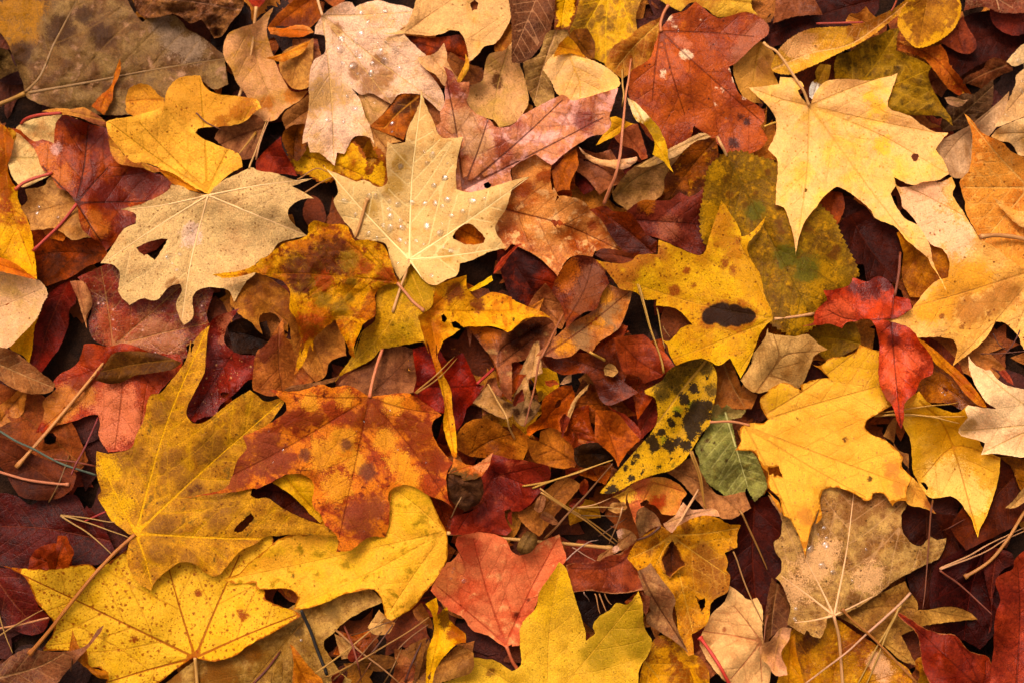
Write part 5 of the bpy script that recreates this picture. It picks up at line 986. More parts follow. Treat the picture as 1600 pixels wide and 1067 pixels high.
leaf('yel70', ML, 'bright yellow twisted leaf with a dark brown flap at the bottom', "B4 942 625 1002 590 1012 642 1002 692 1062 640 1082 722 1162 790 1167 842 1112 852 1062 902 1002 982 972 1110 945 1110 950 902 987 790 978 682", pv="B4 985 620 B4 1010 800 B4 960 1060", a='e4a41c', b='cc841a', v='c07818', blobs=[('4a1a0a', "B4 1060 690 14 1040 740 10"), ('8c3c12', "B4 1120 770 14 1140 830 12 1090 790 10")], eup=8, und=8, gap=6)
leaf('or72', DL, 'orange brown curled scrap rising at the bottom edge', "B4 188 850 215 870 292 970 370 1050 375 1110 200 1110 207 940", a='b86c24', b='8c4a18', puff=4, pw=9)
leaf('tan71b', DL, 'tan scrap beside the pine needles and the yellow twisted leaf', "B4 870 660 920 620 970 700 985 770 900 720", a='945a34', b='70401f')
leaf('tan71c', DL, 'dry brown bark flakes among the needles near the bottom', "B4 560 960 650 910 760 920 790 960 700 1000 620 990", a='84552f', b='5c361c', und=9, wr=0.6)
leaf('tan71d', DL, 'brown flake beside the tan brown leaf among the bottom needles', "B4 800 900 880 840 950 810 930 920 900 1040 870 1080 880 960", a='80502c', b='5a341c', und=8)

leaf('tan113', ML, 'large tan maple speckled brown with pale veins, lower right',
     "D4 290 40 240 120 150 90 75 130 78 170 70 250 33 282 45 340 76 390 70 450 42 482 80 522 110 602 126 640 108 740 160 772 202 797 215 770 250 807 290 817 316 770 332 702 365 695 430 680 600 582 700 502 870 412 952 370 987 290 992 260 940 270 902 250 850 302 800 290 750 222 742 130 772 80 D3 762 900 700 890 560 830 420 810 300 820",
     hub="D4 367 692", tips="D4 60 460 D4 210 380 D3 480 860 D4 910 395 D4 150 730", stalk="D4 366 694 392 800 402 900 418 1110", sr=2.8, sc='d09c6c', sc2='b8845a',
     a='b48858', b='8a5c34', bt=0.52, bs=0.08, bsc=2.4, c='6e4428', ct=0.64, csc=7, v='ccA070', vs=0.6, sec=44, gap=7, und=7, ribs=True, sp='4e2c18', sd=0.22, blobs=[('7e4e2c', "D3 620 920 26 480 850 30 700 920 20 D4 550 370 18 480 600 14 500 110 26"), ('c89a68', "D4 260 420 28 150 550 24 330 330 20 560 480 24")])
leaf('tip113', DL, 'thin tan curled point beside the yellow maple lower lobe', "D4 0 20 40 45 75 105 78 165 60 120 30 75", a='c4906a', b='a07048', puff=4, pw=6)
leaf('peach116', DL, 'peach tan curled lobe at the bottom left of the tan speckled maple', "D4 -40 860 10 830 72 760 132 762 112 832 72 902 102 980 106 1022 40 1024 0 962 -40 930", a='cc946c', b='b07850', eup=6, und=8, blobs=[('8a5a44', "D4 20 860 14")])
leaf('red124', DL, 'dark maroon folded leaf between the two red leaves at lower right', "D4 1208 300 1280 320 1352 342 1372 400 1300 442 1270 502 1250 602 1242 760 1225 795 1240 640 1210 502 1198 400", a='5c2018', b='36100c', v='78342a', und=8)
leaf('red122', ML, 'deep red leaf with a sharp long tip, bottom right', "D4 698 655 780 700 870 760 960 790 1042 800 1100 870 1150 900 1218 916 1242 960 1300 1110 920 1110 862 980 845 860 820 780 742 712", hub="D4 1200 1120", tips="D4 715 670 D4 1040 820 D4 1210 940", a='94381f', b='742415', bt=0.5, v='5a1a10', e='a8603c', ew=1.2, sec=34, gap=6, rough=0.4)
leaf('red123', ML, 'dark brick red leaf filling the bottom right corner', "D4 1500 300 1423 330 1370 382 1360 430 1282 470 1265 512 1292 602 1262 700 1252 900 1242 960 1230 1110 1500 1110", pv="D4 1380 1120 D4 1400 700 D4 1390 420", a='a8442c', b='86301e', bt=0.5, v='401410', gap=7, rough=0.42, sec=34)
stem('leaf_stalk', 'peach stalk with a swollen yellow foot at the right side', "D4 1500 20 1423 120 1330 270 1230 392 1092 478", 3.0, 'b87844', 'a0602c', bulb=1.1)

# right middle
leaf('brn109', DL, 'glossy wet orange brown leaf beneath the needles beside the red tongue', "D3 835 260 920 160 1022 240 1102 342 1202 415 1110 442 1000 392 835 385", a='a8621a', b='6e360c', rough=0.28, spec=0.7, und=8, v='8c4c12')
leaf('or107', DL, 'narrow orange leaf edge running down from the red tongue', "D3 825 20 920 88 1000 160 1100 250 1182 352 1217 412 1170 402 1090 332 1020 242 925 162", a='c4741c', b='9a4c12', puff=5, pw=10, v='a85c18')
leaf('brn127', DL, 'brown yellow leaf at the edge below the cream lobed leaf', "D3 1280 690 1330 685 1423 700 1500 700 1500 900 1423 892 1390 842 1350 742", a='a06418', b='74420f', pv="D3 1330 700 D3 1423 880")
leaf('tan128', DL, 'small tan pointed leaf tip at the edge beneath the brown yellow leaf', "D3 1318 972 1380 910 1423 858 1500 800 1500 920 1423 942 1370 972", a='b8845c', b='9c6c44')
leaf('yel110', ML, 'golden yellow leaf with a long drooping point under the cream lobed leaf',
     "D3 740 480 770 372 840 322 900 392 1040 442 1110 402 1160 560 1200 642 1292 692 1285 792 D4 1262 0 1222 120 1182 202 1166 258 1132 160 D3 1102 992 1062 932 1012 905 930 917 880 902 845 850 822 800 805 770 800 682 790 592",
     holes=["D3 848 830 868 828 890 860 885 875 868 858"], pv="D3 845 380 D3 1000 560 D4 1165 230 | D3 1290 700 D3 1040 630 D3 860 800", a='e0a03c', b='d08c28', bt=0.52, v='a8641c', vs=0.6, sec=50, gap=7, und=6, fm=0.14, sp='a05c20', sd=0.12, blobs=[('c07c1c', "D3 1000 560 34 1120 610 34 880 480 26 1050 500 26"), ('e8b060', "D3 1000 820 36 D4 1140 40 26 D3 1100 900 30")])
leaf('torn110', DL, 'small torn yellow piece between the two yellow maples', "D3 768 942 765 900 800 800 850 852 892 932 932 1003 862 972 800 962", a='d89a44', b='c0783c', blobs=[('8a4828', "D3 900 950 10 920 985 6")])
leaf('tan111', DL, 'narrow grey tan leaf between the red tongue and yellow maple', "D3 720 468 688 480 640 572 690 602 730 652 782 672 782 752 740 702 700 660", a='a06c44', b='7c4a2c')
needles('pine needles crossing from the yellow maple under the red tongue tip', ["D3 590 448 800 412 1062 385", "D3 590 452 850 445 1095 462"], 1.7, 'd09a4c', 'b07830')
needles('single pale pine needle end right of the red tongue tip', ["D3 590 462 760 462 900 475 1065 502"], 1.7, 'd4a058')
leaf('cream126', ML, 'pale peach cream leaf with pointed lobes at the edge of the photo',
     "D3 1115 128 1142 170 1212 208 1235 205 1262 242 1312 282 1372 302 1423 312 1560 360 1560 640 1423 690 1340 680 1262 670 1183 677 1206 612 1150 590 1072 568 1063 528 1112 470 1095 428 1112 400 1200 415 1270 420 1212 382 1150 282 1120 202",
     hub="P 1640 660", tips="D3 1130 150 D3 1080 545 D3 1200 660", a='f0c490', b='dca878', bt=0.56, v='b88450', vs=0.5, sec=40, gap=8, und=6, fm=0.2, blobs=[('a87850', "D3 1090 530 12 1130 510 10")])
leaf('yel112', ML, 'large sunny yellow maple with pinkish flecks and ragged hole, right of centre',
     "C3 1240 652 1272 600 1268 532 1310 502 1400 500 1423 480 1380 400 1382 360 1423 328 D3 0 318 82 274 130 288 187 322 180 290 250 260 340 250 282 196 228 168 290 182 346 140 430 130 490 102 510 64 580 90 622 100 625 250 642 332 690 402 620 442 545 490 538 520 572 560 650 592 710 642 750 692 745 742 802 802 770 872 772 932 720 932 692 962 642 892 582 890 575 922 540 932 500 902 420 866 350 856 302 880 290 940 298 1022 262 1062 D4 292 82 242 200 217 302 210 378 190 302 150 202 120 152 85 132 60 62 0 0 D3 72 1000 70 932 30 882 0 852 C3 1423 772 1390 742 1352 662 1302 652",
     holes=["D3 2 742 30 745 60 738 66 760 80 800 50 790 38 800 28 778 5 790"], hub="C3 1300 518", tips="D3 775 850 D3 600 300 D4 210 360 D3 540 910 D3 490 110", stalk="C3 1318 512 1250 498 1180 492 1100 495", sr=2.4, sc='cc8060', sc2='b87050',
     mo=0.15, e='b06a24', ew=2.5, a='e09440', b='d48434', bt=0.55, v='b87838', vs=0.6, sec=44, gap=8, und=6, fm=0.14, ret=0.14, c='c8884c', ct=0.66, csc=9, sp='b87444', sd=0.3, ssc=14, blobs=[('4a1c10', "D3 165 482 4 427 592 5 565 805 5 352 270 4 305 280 4"), ('c8882c', "D3 560 180 24 620 300 20 400 200 24 470 150 20 60 340 18 30 380 14"), ('b87038', "D4 200 130 12 230 160 10 D3 690 760 14 730 850 14")], edn=3)
leaf('red106', ML, 'glossy scarlet leaf folded in two with a tongue hanging down',
     "D2 185 890 250 870 262 810 330 742 308 690 350 690 450 662 470 620 510 630 550 642 600 613 650 622 697 670 702 720 790 740 800 790 720 842 640 850 770 890 820 932 D3 832 32 882 92 917 150 912 226 850 262 820 332 760 392 755 482 740 532 715 482 690 402 650 352 615 252 622 20 D2 622 1000 600 900 560 850 480 862 430 870 412 902 340 875 300 880",
     pv="D2 700 715 D2 690 900 D3 715 300 D3 738 510 | D2 690 850 D2 450 850 D2 330 800", a='b44020', b='8c2416', bt=0.52, v='501410', vs=0.6, sec=30, gap=9, und=8, rough=0.34, spec=0.6, blobs=[('5c1a12', "D2 600 660 22 540 690 16 650 650 14 470 680 12"), ('cc5034', "D3 720 150 26 690 240 20 800 150 20 D2 420 800 20 350 830 16"), ('8c4458', "D2 230 885 8 D3 680 370 8 650 340 8"), ('6c2012', "D2 690 880 12 700 960 12 D3 700 40 12")], eup=6, bumps="D2 690 860 14 -6 D3 715 200 14 -5")

# ---------------------------------------------------------------- top of the heap, left and centre
leaf('mott21', ML, 'mottled ochre yellow maple with a slit hole and long orange stalk',
     "A2 1165 885 1150 960 1146 1060 A3 1140 130 1135 220 1070 350 1035 430 1052 482 1092 502 1150 490 1220 430 1300 372 1390 316 1423 340 B3 60 380 170 350 150 400 100 470 0 620 B3 0 760 -30 900 B3 0 920 B4 0 42 70 40 140 90 300 165 450 200 540 245 450 247 300 242 170 242 130 250 60 250 A4 1423 290 1340 330 1290 382 1240 442 1200 472 1140 452 1080 402 1000 396 930 442 880 482 850 522 838 552 760 502 720 432 703 352 730 262 750 238 720 240 620 162 580 100 543 40 A3 545 900 562 880 540 800 533 730 538 655 600 668 722 642 760 560 800 480 820 372 840 340 890 335 930 290 1000 202 1040 132 1060 40 A2 1060 1040 1100 942",
     holes=["A4 1300 222 1312 198 1395 120 1412 148 1395 172 1335 228"], hub="A4 755 236", tips="A2 1150 900 B3 150 370 B4 520 243 A4 845 535 A3 545 680", stalk="A4 752 240 650 330 520 470 380 640 270 780 165 905", sr=3.6, sc='b8702c', sc2='9c5820', sbulb=0.9, slift=2,
     a='9a6224', b='b4782c', mo=0.4, bt=0.5, bs=0.08, bsc=3.0, halo='c4841c', hw=8, hs=0.5, c='6e4c24', ct=0.6, csc=4, v='d8981c', vs=0.7, v2s=0.22, w1=2.4, sec=40, gap=8, und=7, fm=0.34, ret=0.25, sp='6a3410', sd=0.2, blobs=[('88562a', "A3 700 680 26 950 720 26 1180 640 26 1050 850 22 900 430 18 A4 900 200 24 1250 60 26 880 340 16 1050 370 14 1200 150 18"), ('c08420', "A4 650 80 24 620 140 18 A3 600 760 20"), ('501c0c', "A3 1100 860 7 1060 880 6")])
leaf('tan47', ML, 'pale tan maple with dark flecks and an eaten hole, left side',
     "A2 1155 157 1060 140 1005 108 950 104 930 140 800 205 668 241 722 250 757 270 755 320 690 350 620 450 558 540 620 545 667 590 660 700 720 772 790 735 870 746 920 690 960 660 1002 654 1012 690 980 760 990 822 1022 882 1067 850 1077 810 1070 730 1100 690 1140 675 1202 675 1270 690 1302 752 1370 640 1423 590 B2 0 540 60 500 90 482 120 430 180 410 282 385 200 312 175 262 187 230 250 186 322 180 270 150 200 112 315 68 210 76 110 40 30 30 A2 1423 18 1390 8 1310 48 1240 80 1180 130",
     holes=["A2 757 455 830 420 900 402 936 404 890 480 860 522 820 490 800 500"], hub="A2 1157 162", tips="A2 690 243 A2 575 538 A2 1010 860 B2 270 380 B2 290 72", a='ccaa72', b='b89662', bt=0.55, v='dcb47c', vs=0.65, sec=38, gap=8, und=6, fm=0.26, c='a87448', ct=0.65, csc=10, sp='8a5838', sd=0.35, ssc=15, ribs=True, sr=2.6, edn=3, blobs=[('cca890', "A2 1060 390 16 1070 350 12"), ('8c5a38', "A2 960 660 12")])
leaf('or25', ML, 'orange brown maple with dark blotches lying in front at the centre',
     "B3 630 352 600 335 560 310 500 290 420 304 360 284 280 310 200 325 75 314 130 360 168 392 160 440 60 512 0 542 A3 1380 562 1350 572 1370 642 1320 702 1290 792 1250 862 1100 902 1012 917 1200 892 1300 882 1423 862 B3 0 866 80 832 170 786 250 784 310 818 322 870 310 932 330 980 362 1012 380 1060 B4 385 190 450 252 456 300 445 338 530 326 600 270 650 252 716 256 736 200 742 100 752 0 B3 740 960 735 902 762 862 820 844 880 854 960 902 1060 942 1103 985 1072 930 1060 852 1062 772 1097 720 1060 682 1000 602 978 540 985 490 1032 455 940 390 870 342 800 334 700 345",
     hub="B3 632 362", tips="A3 1040 913 B3 100 320 B4 450 320 B3 1090 970 B3 1020 450", stalk="B3 632 358 645 280 672 180 705 80 725 0 B2 728 940 765 818", sr=3.4, sc='cc6c54', sc2='c87c50', sbulb=0.7, slift=3,
     a='cc6a26', b='9a4420', bt=0.51, bs=0.05, bsc=2.0, c='6a2a16', ct=0.58, csc=11, v='702a14', vs=0.5, sec=36, gap=9, und=7, fm=0.3, edn=5,
     blobs=[('84402c', "A3 1350 640 24 1330 760 24 1300 820 20 B3 60 620 26 120 700 26 40 720 24 B4 560 150 28 660 90 22 600 220 20"), ('7c3418', "B3 620 470 22 660 420 20 700 480 16 540 480 16 250 480 18 340 470 14 180 480 16 920 560 24 870 640 18 980 700 24 840 500 20 720 560 14"), ('c87a2c', "B3 480 600 22 380 680 26 720 600 18 450 850 24 800 720 20 850 800 18 550 720 18 760 400 16 300 390 14 500 370 14"), ('74403c', "B3 620 770 14 500 620 10 270 680 10")])
leaf('olive50', ML, 'olive yellow leaf with a long slim point under the star leaf stalk',
     "B2 780 660 840 540 880 520 905 590 950 642 1002 660 985 720 978 780 900 832 932 950 942 990 B3 930 45 850 62 740 82 692 92 640 150 560 192 490 226 438 272 470 220 520 150 550 80 590 0 B2 545 1067 582 930 662 850 672 700 720 650",
     pv="B2 855 540 B2 760 850 B3 450 262 | B2 850 560 B2 960 830", a='bc9c2c', b='a0801f', bt=0.52, v='d0a83c', vs=0.4, sec=36, gap=4, c='8e701c', ct=0.62, fm=0.28, und=6, sp='6a5018', sd=0.2, blobs=[('9a701c', "B2 900 650 24 800 700 18 860 600 16 940 700 14")])
leaf('peep44', DL, 'orange leaf glimpsed through the hole of the star shaped maple', "B2 1100 350 1170 310 1240 340 1300 420 1270 470 1190 450 1120 420", a='b8641c', b='8c3f14')
leaf('star44', ML, 'pale yellow star shaped maple covered with rain drops at the centre top',
     "B1 920 508 945 590 990 682 1022 760 1085 768 1152 763 1126 850 1110 980 1116 1060 B2 1115 130 1180 146 1260 132 1340 105 C2 40 70 112 56 42 92 0 132 B2 1392 232 1342 312 1332 362 1392 456 1300 476 1200 522 1132 542 1120 602 1060 630 1000 662 940 642 900 592 862 536 842 570 822 602 800 632 760 562 740 502 720 432 640 412 560 402 530 352 480 292 440 222 430 192 456 142 440 80 410 40 378 0 B1 382 938 430 958 560 1012 602 1000 680 1042 728 1020 732 1000 724 900 730 788 760 802 830 792 842 720 880 650 908 570",
     holes=["B2 1092 392 1105 370 1150 326 1190 320 1230 350 1276 400 1260 430 1180 436 1112 412"], hub="B2 852 520", tips="B1 920 535 C2 90 65 B2 1370 455 B1 400 950 B2 930 635", stalk="B2 852 520 832 600 805 670 760 812", sr=2.6, sc='cca064', sc2='b88c50',
     mo=0.15, a='d2b26e', b='c4a25a', bt=0.54, v='e0c284', vs=0.8, v2s=0.7, w1=2.6, sec=36, gap=9, und=6, fm=0.14, ret=0.3, c='c09450', ct=0.66, ribs=True, sp='a07840', sd=0.15, blobs=[('b48a48', "B2 770 100 18 640 240 14 1060 500 12 B1 800 900 14")], edn=3, bumps="B1 920 520 20 10")
stem('leaf_stalk', 'pinkish stalk end lying on the star shaped leaf', "B2 550 400 580 320 605 230 622 180", 2.8, 'cc8c60', 'b87448', bulb=0.8)
leaf('curl48', ML, 'crumpled orange leaf with dark brown stains and a dangling tail',
     "A2 1180 603 1250 592 1340 580 1423 545 B2 20 520 60 502 150 432 220 412 285 382 292 330 330 304 400 320 500 328 522 372 550 415 620 408 702 436 722 462 742 512 772 602 792 652 740 658 700 672 662 712 666 770 660 832 602 872 572 930 545 1000 550 1067 520 1040 510 1000 480 940 440 852 370 912 322 962 318 1030 B3 300 60 270 160 213 232 235 120 255 30 B2 250 1060 266 990 240 930 222 852 185 790 190 702 150 642 90 620 0 592 A2 1423 590 1340 610 1250 622",
     hub="B2 770 640", tips="A2 1220 610 B2 400 340 B3 230 210 B2 530 1020 B2 590 430", stalk="B2 788 650 830 700 880 760 935 806", sr=2.8, sc='c07860', sc2='b06848',
     a='c48018', b='a86014', bt=0.5, bs=0.05, c='7e3c10', ct=0.56, csc=8, v='8a4c10', vs=0.4, sec=24, gap=9, und=14, eup=9, crk=2.5, fm=0.36, ret=0.3, wr=0.2,
     blobs=[('4e1c10', "B2 390 520 34 460 460 18 240 560 26 250 640 22 330 560 20 200 560 12 400 460 14"), ('8a7424', "B2 520 520 16 470 790 14 520 730 8 370 740 14 340 640 10 530 640 8"), ('92401a', "B2 300 890 22 260 860 16 720 610 16 380 640 16 610 560 12")],
     bumps="B2 490 640 12 14 B2 420 720 16 -8 B2 300 600 24 10 B2 620 500 26 8 B2 560 700 20 -8 B2 300 860 16 10")
leaf('yelcurl140', DL, 'yellow and olive twisted leaf hanging beside the dark orange maple', "C1 640 545 672 560 700 582 762 650 822 720 862 822 872 900 897 962 830 890 800 872 780 860 792 790 740 700 690 672 665 620", a='d8a02c', b='b4801f', v='c08c20', blobs=[('e4c48c', "C1 690 600 16 720 640 12 660 565 8"), ('8a6a1c', "C1 790 740 16 770 700 10")], eup=6, gap=6)
stem('leaf_stalk', 'long pink stalk hanging straight down left of the dark orange maple', "C1 662 330 648 440 632 530 618 680 602 860 575 980 545 1050 C2 510 212", 2.6, 'cc7c5c', 'b0604a', taper=(0.7, 1.2), bulb=0.3, lift=4)
stem('leaf_stalk', 'thin straw coloured stalk beside the long pink hanging stalk', "C1 612 390 615 470 622 530 610 600", 1.7, 'c89858', 'a87840')

# ---------------------------------------------------------------- needles, stems, twigs
stem('grass_blade', 'bluish grey grass stem crossing the brown leaf at the left edge', "A3 -40 525 0 545 90 600 180 642 280 695 380 740 535 790", 2.0, '6a7460', '4e5848', cat='grass blade', lift=1)
stem('leaf_stalk', 'pink stalk with a yellow knob resting on the dark chocolate leaf', "A3 -40 760 0 772 150 815 300 836 385 842", 2.5, 'c07468', 'a85c4c', bulb=1.0)
stem('leaf_stalk', 'thin dark red stalk in the gap beside the orange red leaf', "A3 545 470 480 620 420 730 395 790", 1.7, '8a241c', '6a1a14')
stem('dry_stem', 'short dry straw on the dark chocolate leaf', "A3 385 680 330 830 270 942", 1.3, '8a5c34', '6a4424')
stem('leaf_stalk', 'brownish red stalk running behind the grey grass stem', "A3 300 700 400 715 530 740", 1.8, '9a4c34', '7a3828')
stem('leaf_stalk', 'red stalk behind the three needle bunch', "A4 470 168 530 140 590 112", 2.0, 'a83024', '8a241c')
needles('bunch of three straw coloured needles on the oxblood leaf', ["A4 338 133 450 145 640 172", "A4 338 135 520 195 715 258", "A4 338 137 470 230 625 355"], 1.6, 'b88c58', '9c7040')
stem('leaf_stalk', 'peach pink stalk under the lower yellow leaf point', "A4 -30 768 100 745 270 703", 1.9, 'c88468', 'a86448')
needles('straw needle crossing the peach stalk at the left edge', ["A4 -20 815 100 740 240 658"], 1.4, 'b08450')
needles('straw needle upright at the left edge in the shade', ["A4 -10 640 20 750 70 900"], 1.3, 'a87844')
stem('leaf_stalk', 'dark red stalk across the tan brown leaf at the bottom', "B4 -20 1075 60 990 135 890", 2.0, '7a3420', '5c2416')
stem('twig', 'black thin twig on the tan brown leaf at the bottom', "B4 252 662 275 720 310 800 340 880 368 960 395 1022", 3.0, '2a1c14', '1a100c', cat='twig', wob=1.5)
for i, (lb, ph, r, c) in enumerate([
    ('needle of bright straw running up to the yellow maple point', ["B4 330 1010 500 880 720 700"], 1.6, 'b4804c'),
    ('brown needle slanting down through the bottom hollow', ["B4 440 770 600 920 810 1080"], 1.9, 'a06a44'),
    ('pale needle in the bottom hollow passing over the slanting brown one', ["B4 385 1035 600 910 800 790 960 700"], 1.6, 'a87444'),
    ('thin dull needle beside the tan flakes at the bottom', ["B4 430 1050 560 950 700 780"], 1.2, '8a5a34'),
    ('reddish needle deep in the bottom hollow', ["B4 490 750 540 880 585 1060"], 1.9, '8a4430'),
    ('short reddish needle leaning against the bottom tan flakes', ["B4 555 1075 600 1010 640 950"], 1.5, '9a5c3c'),
    ('thin needle left of the yellow twisted leaf', ["B4 705 1075 760 970 810 870"], 1.2, '946440'),
    ('dark needle crossing low in the bottom hollow', ["B4 640 900 720 800 790 700"], 1.3, '6a3a24'),
    ('faint needle below the yellow maple lower edge', ["B4 530 800 650 770 760 720"], 1.1, '6e4428'),
    ('thin tan needle rising behind the yellow twisted leaf', ["B4 790 880 880 800 960 740"], 1.2, '8c5c38'),
    ('short dark red needle near the bottom tan brown leaf', ["B4 830 1060 880 940 920 840"], 2.0, '5e2c1c')]):
    needles(lb, ph, r, c, None)
needles('pair of straw needles across the deep red maple lobe', ["B3 885 332 1000 240 1105 130", "B3 892 335 1010 245 1118 140"], 1.5, 'b47c44')
needles('pair of stout straw needles pointing at the maroon red maple', ["C3 60 850 250 800 400 750 560 705", "C3 115 862 260 800 420 745 560 705"], 1.8, 'c89050', 'b07838')
needles('pair of long straw needles slanting down from the brown tan leaf', ["C3 155 862 280 960 440 1067 C4 590 285", "C3 160 885 300 985 420 1060 C4 575 295"], 1.8, 'c08c50', 'a87438')
needles('dark brown needle rising toward the black spotted leaf', ["C4 180 265 300 140 C3 560 725"], 2.2, '8c5830', '704020')
needles('thin light needle touching the spotted leaf point', ["C3 360 968 450 955 550 915"], 1.2, 'c89c68')
needles('thin level needle below the spotted leaf point', ["C3 360 970 500 975 630 982"], 1.3, 'b08050')
needles('lower level needle in the dark gap by the needle pairs', ["C3 385 1012 500 1015 600 1018"], 1.0, '7c5638')
needles('light upright needle standing at the ragged coral leaf', ["C3 615 965 600 1010 C4 575 200 540 290"], 1.4, 'c89c6c')
needles('grey thin needle above the straight stalk', ["C4 300 385 420 290 480 270"], 1.2, 'b49480')
needles('crossing thin needle under the straight stalk', ["C4 335 312 400 355 465 388"], 1.1, 'a88468')
needles('faint needle in the gap under the straw needle pair', ["C4 480 250 560 195 640 150"], 1.1, '8c6c54')
needles('pair of needles in the dark hollow above the yellow green maple', ["C4 460 570 475 620 490 680", "C4 485 570 505 620 525 672"], 1.4, 'a0683c')
needles('short needle low in the hollow above the yellow green maple', ["C4 515 570 535 610 555 630"], 1.2, '8c5c38')
needles('pale needle in the hollow next to the reddish brown leaf', ["C4 400 560 415 590 430 612"], 1.1, 'b09078')
needles('stout double needle beside the speckled yellow maple', ["C2 698 655 745 860 820 1067 C3 840 225", "C2 706 660 760 870 830 1067 C3 846 222"], 1.7, 'b8843c', '9c6c30')
needles('dark short needle right of the stout double needle', ["C2 805 790 830 900 850 1010"], 1.4, 'a87c48')
needles('short needle in the hollow under the yellow maple', ["C2 840 890 860 930 875 950"], 1.0, '8a6034')
needles('stout pair of needles leaning below the black spotted leaf', ["C3 990 655 1040 780 1078 978", "C3 1000 655 1055 800 1072 970"], 1.9, 'b07834', '94602a')
needles('light needle pair pointing up at the pink tan leaf', ["C3 1036 868 970 970 C4 905 215", "C3 1025 900 985 970 C4 930 180"], 1.6, 'd0a070')
needles('tan needle over the dark red brown leaf', ["C3 1265 985 C4 1300 180 1420 440"], 2.0, 'b07844', '946034')
needles('thin needle running down to the pink tan round leaf', ["C4 1230 335 1310 560 1410 760"], 1.6, 'a87444', '8c5c34')
needles('dark orange needle at the edge of the pink tan round leaf', ["C4 1423 690 1410 760 1400 850"], 1.6, '8c4c24')
needles('pair of shiny needles reaching to the right edge', ["D4 952 430 1150 350 1300 270 1440 195", "D4 955 436 1180 355 1320 270 1440 215"], 1.7, 'c8946c', 'a87850')
needles('dark reddish needle crossing the shade below the shiny pair', ["D4 955 440 1090 550 1245 685"], 1.9, '8c4428', '6c3018')
needles('brown needle standing in the dark beside the tan speckled maple', ["D4 915 50 915 150 912 260 890 500 860 655"], 1.7, '8c4c28', '70381c')
needles('thin dark needle at the edge of the shade', ["D4 970 220 1050 180 1100 155"], 1.2, '6e3418')
needles('thick pale needle lying across the tan speckled maple', ["D4 792 565 690 665 550 785 380 930 190 1080"], 2.4, 'cc9c7c', 'b48060')
needles('pair of dull gold needles slanting over the orange brown leaf', ["D4 745 625 640 800 490 1085", "D4 725 650 640 830 540 1085"], 1.9, 'c09454', 'a87a3c')
stem('leaf_stalk', 'thin brown stalk with a knob crossing the pale thick needle', "D4 412 655 470 720 560 795 680 910 845 1080", 2.1, '9c5c2c', 'b0702c', bulb0=1.0)
needles('thin needle in the dark gap at the right edge', ["D2 1180 1040 1300 1035 1440 1025"], 1.1, '7a4430')
needles('reddish thin needle deep in the right gap', ["D2 1400 910 1340 1010 1290 1067"], 1.3, '6a3424')
needles('dark needle in the right gap near the cream leaf', ["D2 1250 930 1290 1000 1400 1060"], 1.0, '583020')
leaf('redbit', DL, 'tiny pink red bud scale in the gap by the cream lobed leaf', "D3 1280 215 1310 205 1345 235 1365 290 1330 270", a='a85040', b='803428', puff=4, pw=5)
needles('pair of thin needles near the orange yellow maple notch', ["A1 1423 735 1320 860", "A1 1423 745 1325 862"], 1.5, 'b07838')
needles('straw needle rising from the tan spotted maple base', ["A1 1385 940 1410 870 B1 60 670"], 1.8, 'c08c5c')
needles('pale needle beside the straw needle below the tan leaf', ["B1 0 890 30 780 75 660"], 1.5, 'c89868')
needles('thin brown needle on the orange yellow maple notch', ["A1 1090 630 1140 680 1240 728"], 1.5, '7c4020')
needles('two straw needles under the gold toothed leaf', ["B2 230 75 330 20 B1 400 960", "B2 270 150 350 100 430 60"], 1.4, 'a86c38')
stem('leaf_stalk', 'brown stalk in the shaded hollow left of the peach maple', "D2 735 480 728 600 705 722", 2.6, '8c4420', '74361a')
stem('leaf_stalk', 'red stalk running along the top behind the long folded leaf', "D1 270 133 380 130 530 125", 2.0, 'b04838', '943828')
stem('leaf_stalk', 'thin pink stalk between top edge leaves near the oval brown leaf', "D1 720 -10 700 40 685 65", 1.6, 'a85038')
stem('leaf_stalk', 'yellow curved leaf edge stalk at the far top corner', "A4 395 1000 398 960 400 930", 1.0, '70401c')
stem('leaf_stalk', 'pale stalk tip pointing at the speckled yellow maple lobe', "D1 -20 705 20 690 45 682", 1.8, 'cc9c48')

# ---------------------------------------------------------------- rain drops
drops('pinkleaf', 'clear round water drop on the large pinkish tan maple', 'rain drops on the pinkish maple', "B1 583 72 3.4 660 85 2.2 720 60 4.5 622 124 3.6 582 193 6.5 475 220 5.5 553 232 4.2 470 273 6.5 560 293 3.2 578 315 3.6 540 370 6.3 483 353 3.4 720 238 3 720 258 2.2 676 246 2.4 687 290 5.8 772 278 4.4 716 342 6.2 785 305 2.4 648 354 4.2 640 408 5 797 386 4.6 533 465 3 512 540 3.6 550 605 5 490 680 2.8 397 668 3.4 567 410 2 760 105 2 785 118 1.8")
drops('pink36', 'clear drop on the small tan scrap between the pinkish lobes', 'rain drops on the tan scrap', "B1 665 573 3.6")
drops('brown36', 'clear drop on the pale brown scrap by the star leaf', 'rain drops on the brown scrap', "B1 755 735 2.6")
drops('strip36', 'bright drop on the narrow orange brown strip', 'rain drops on the orange strip', "B1 757 690 4.2")
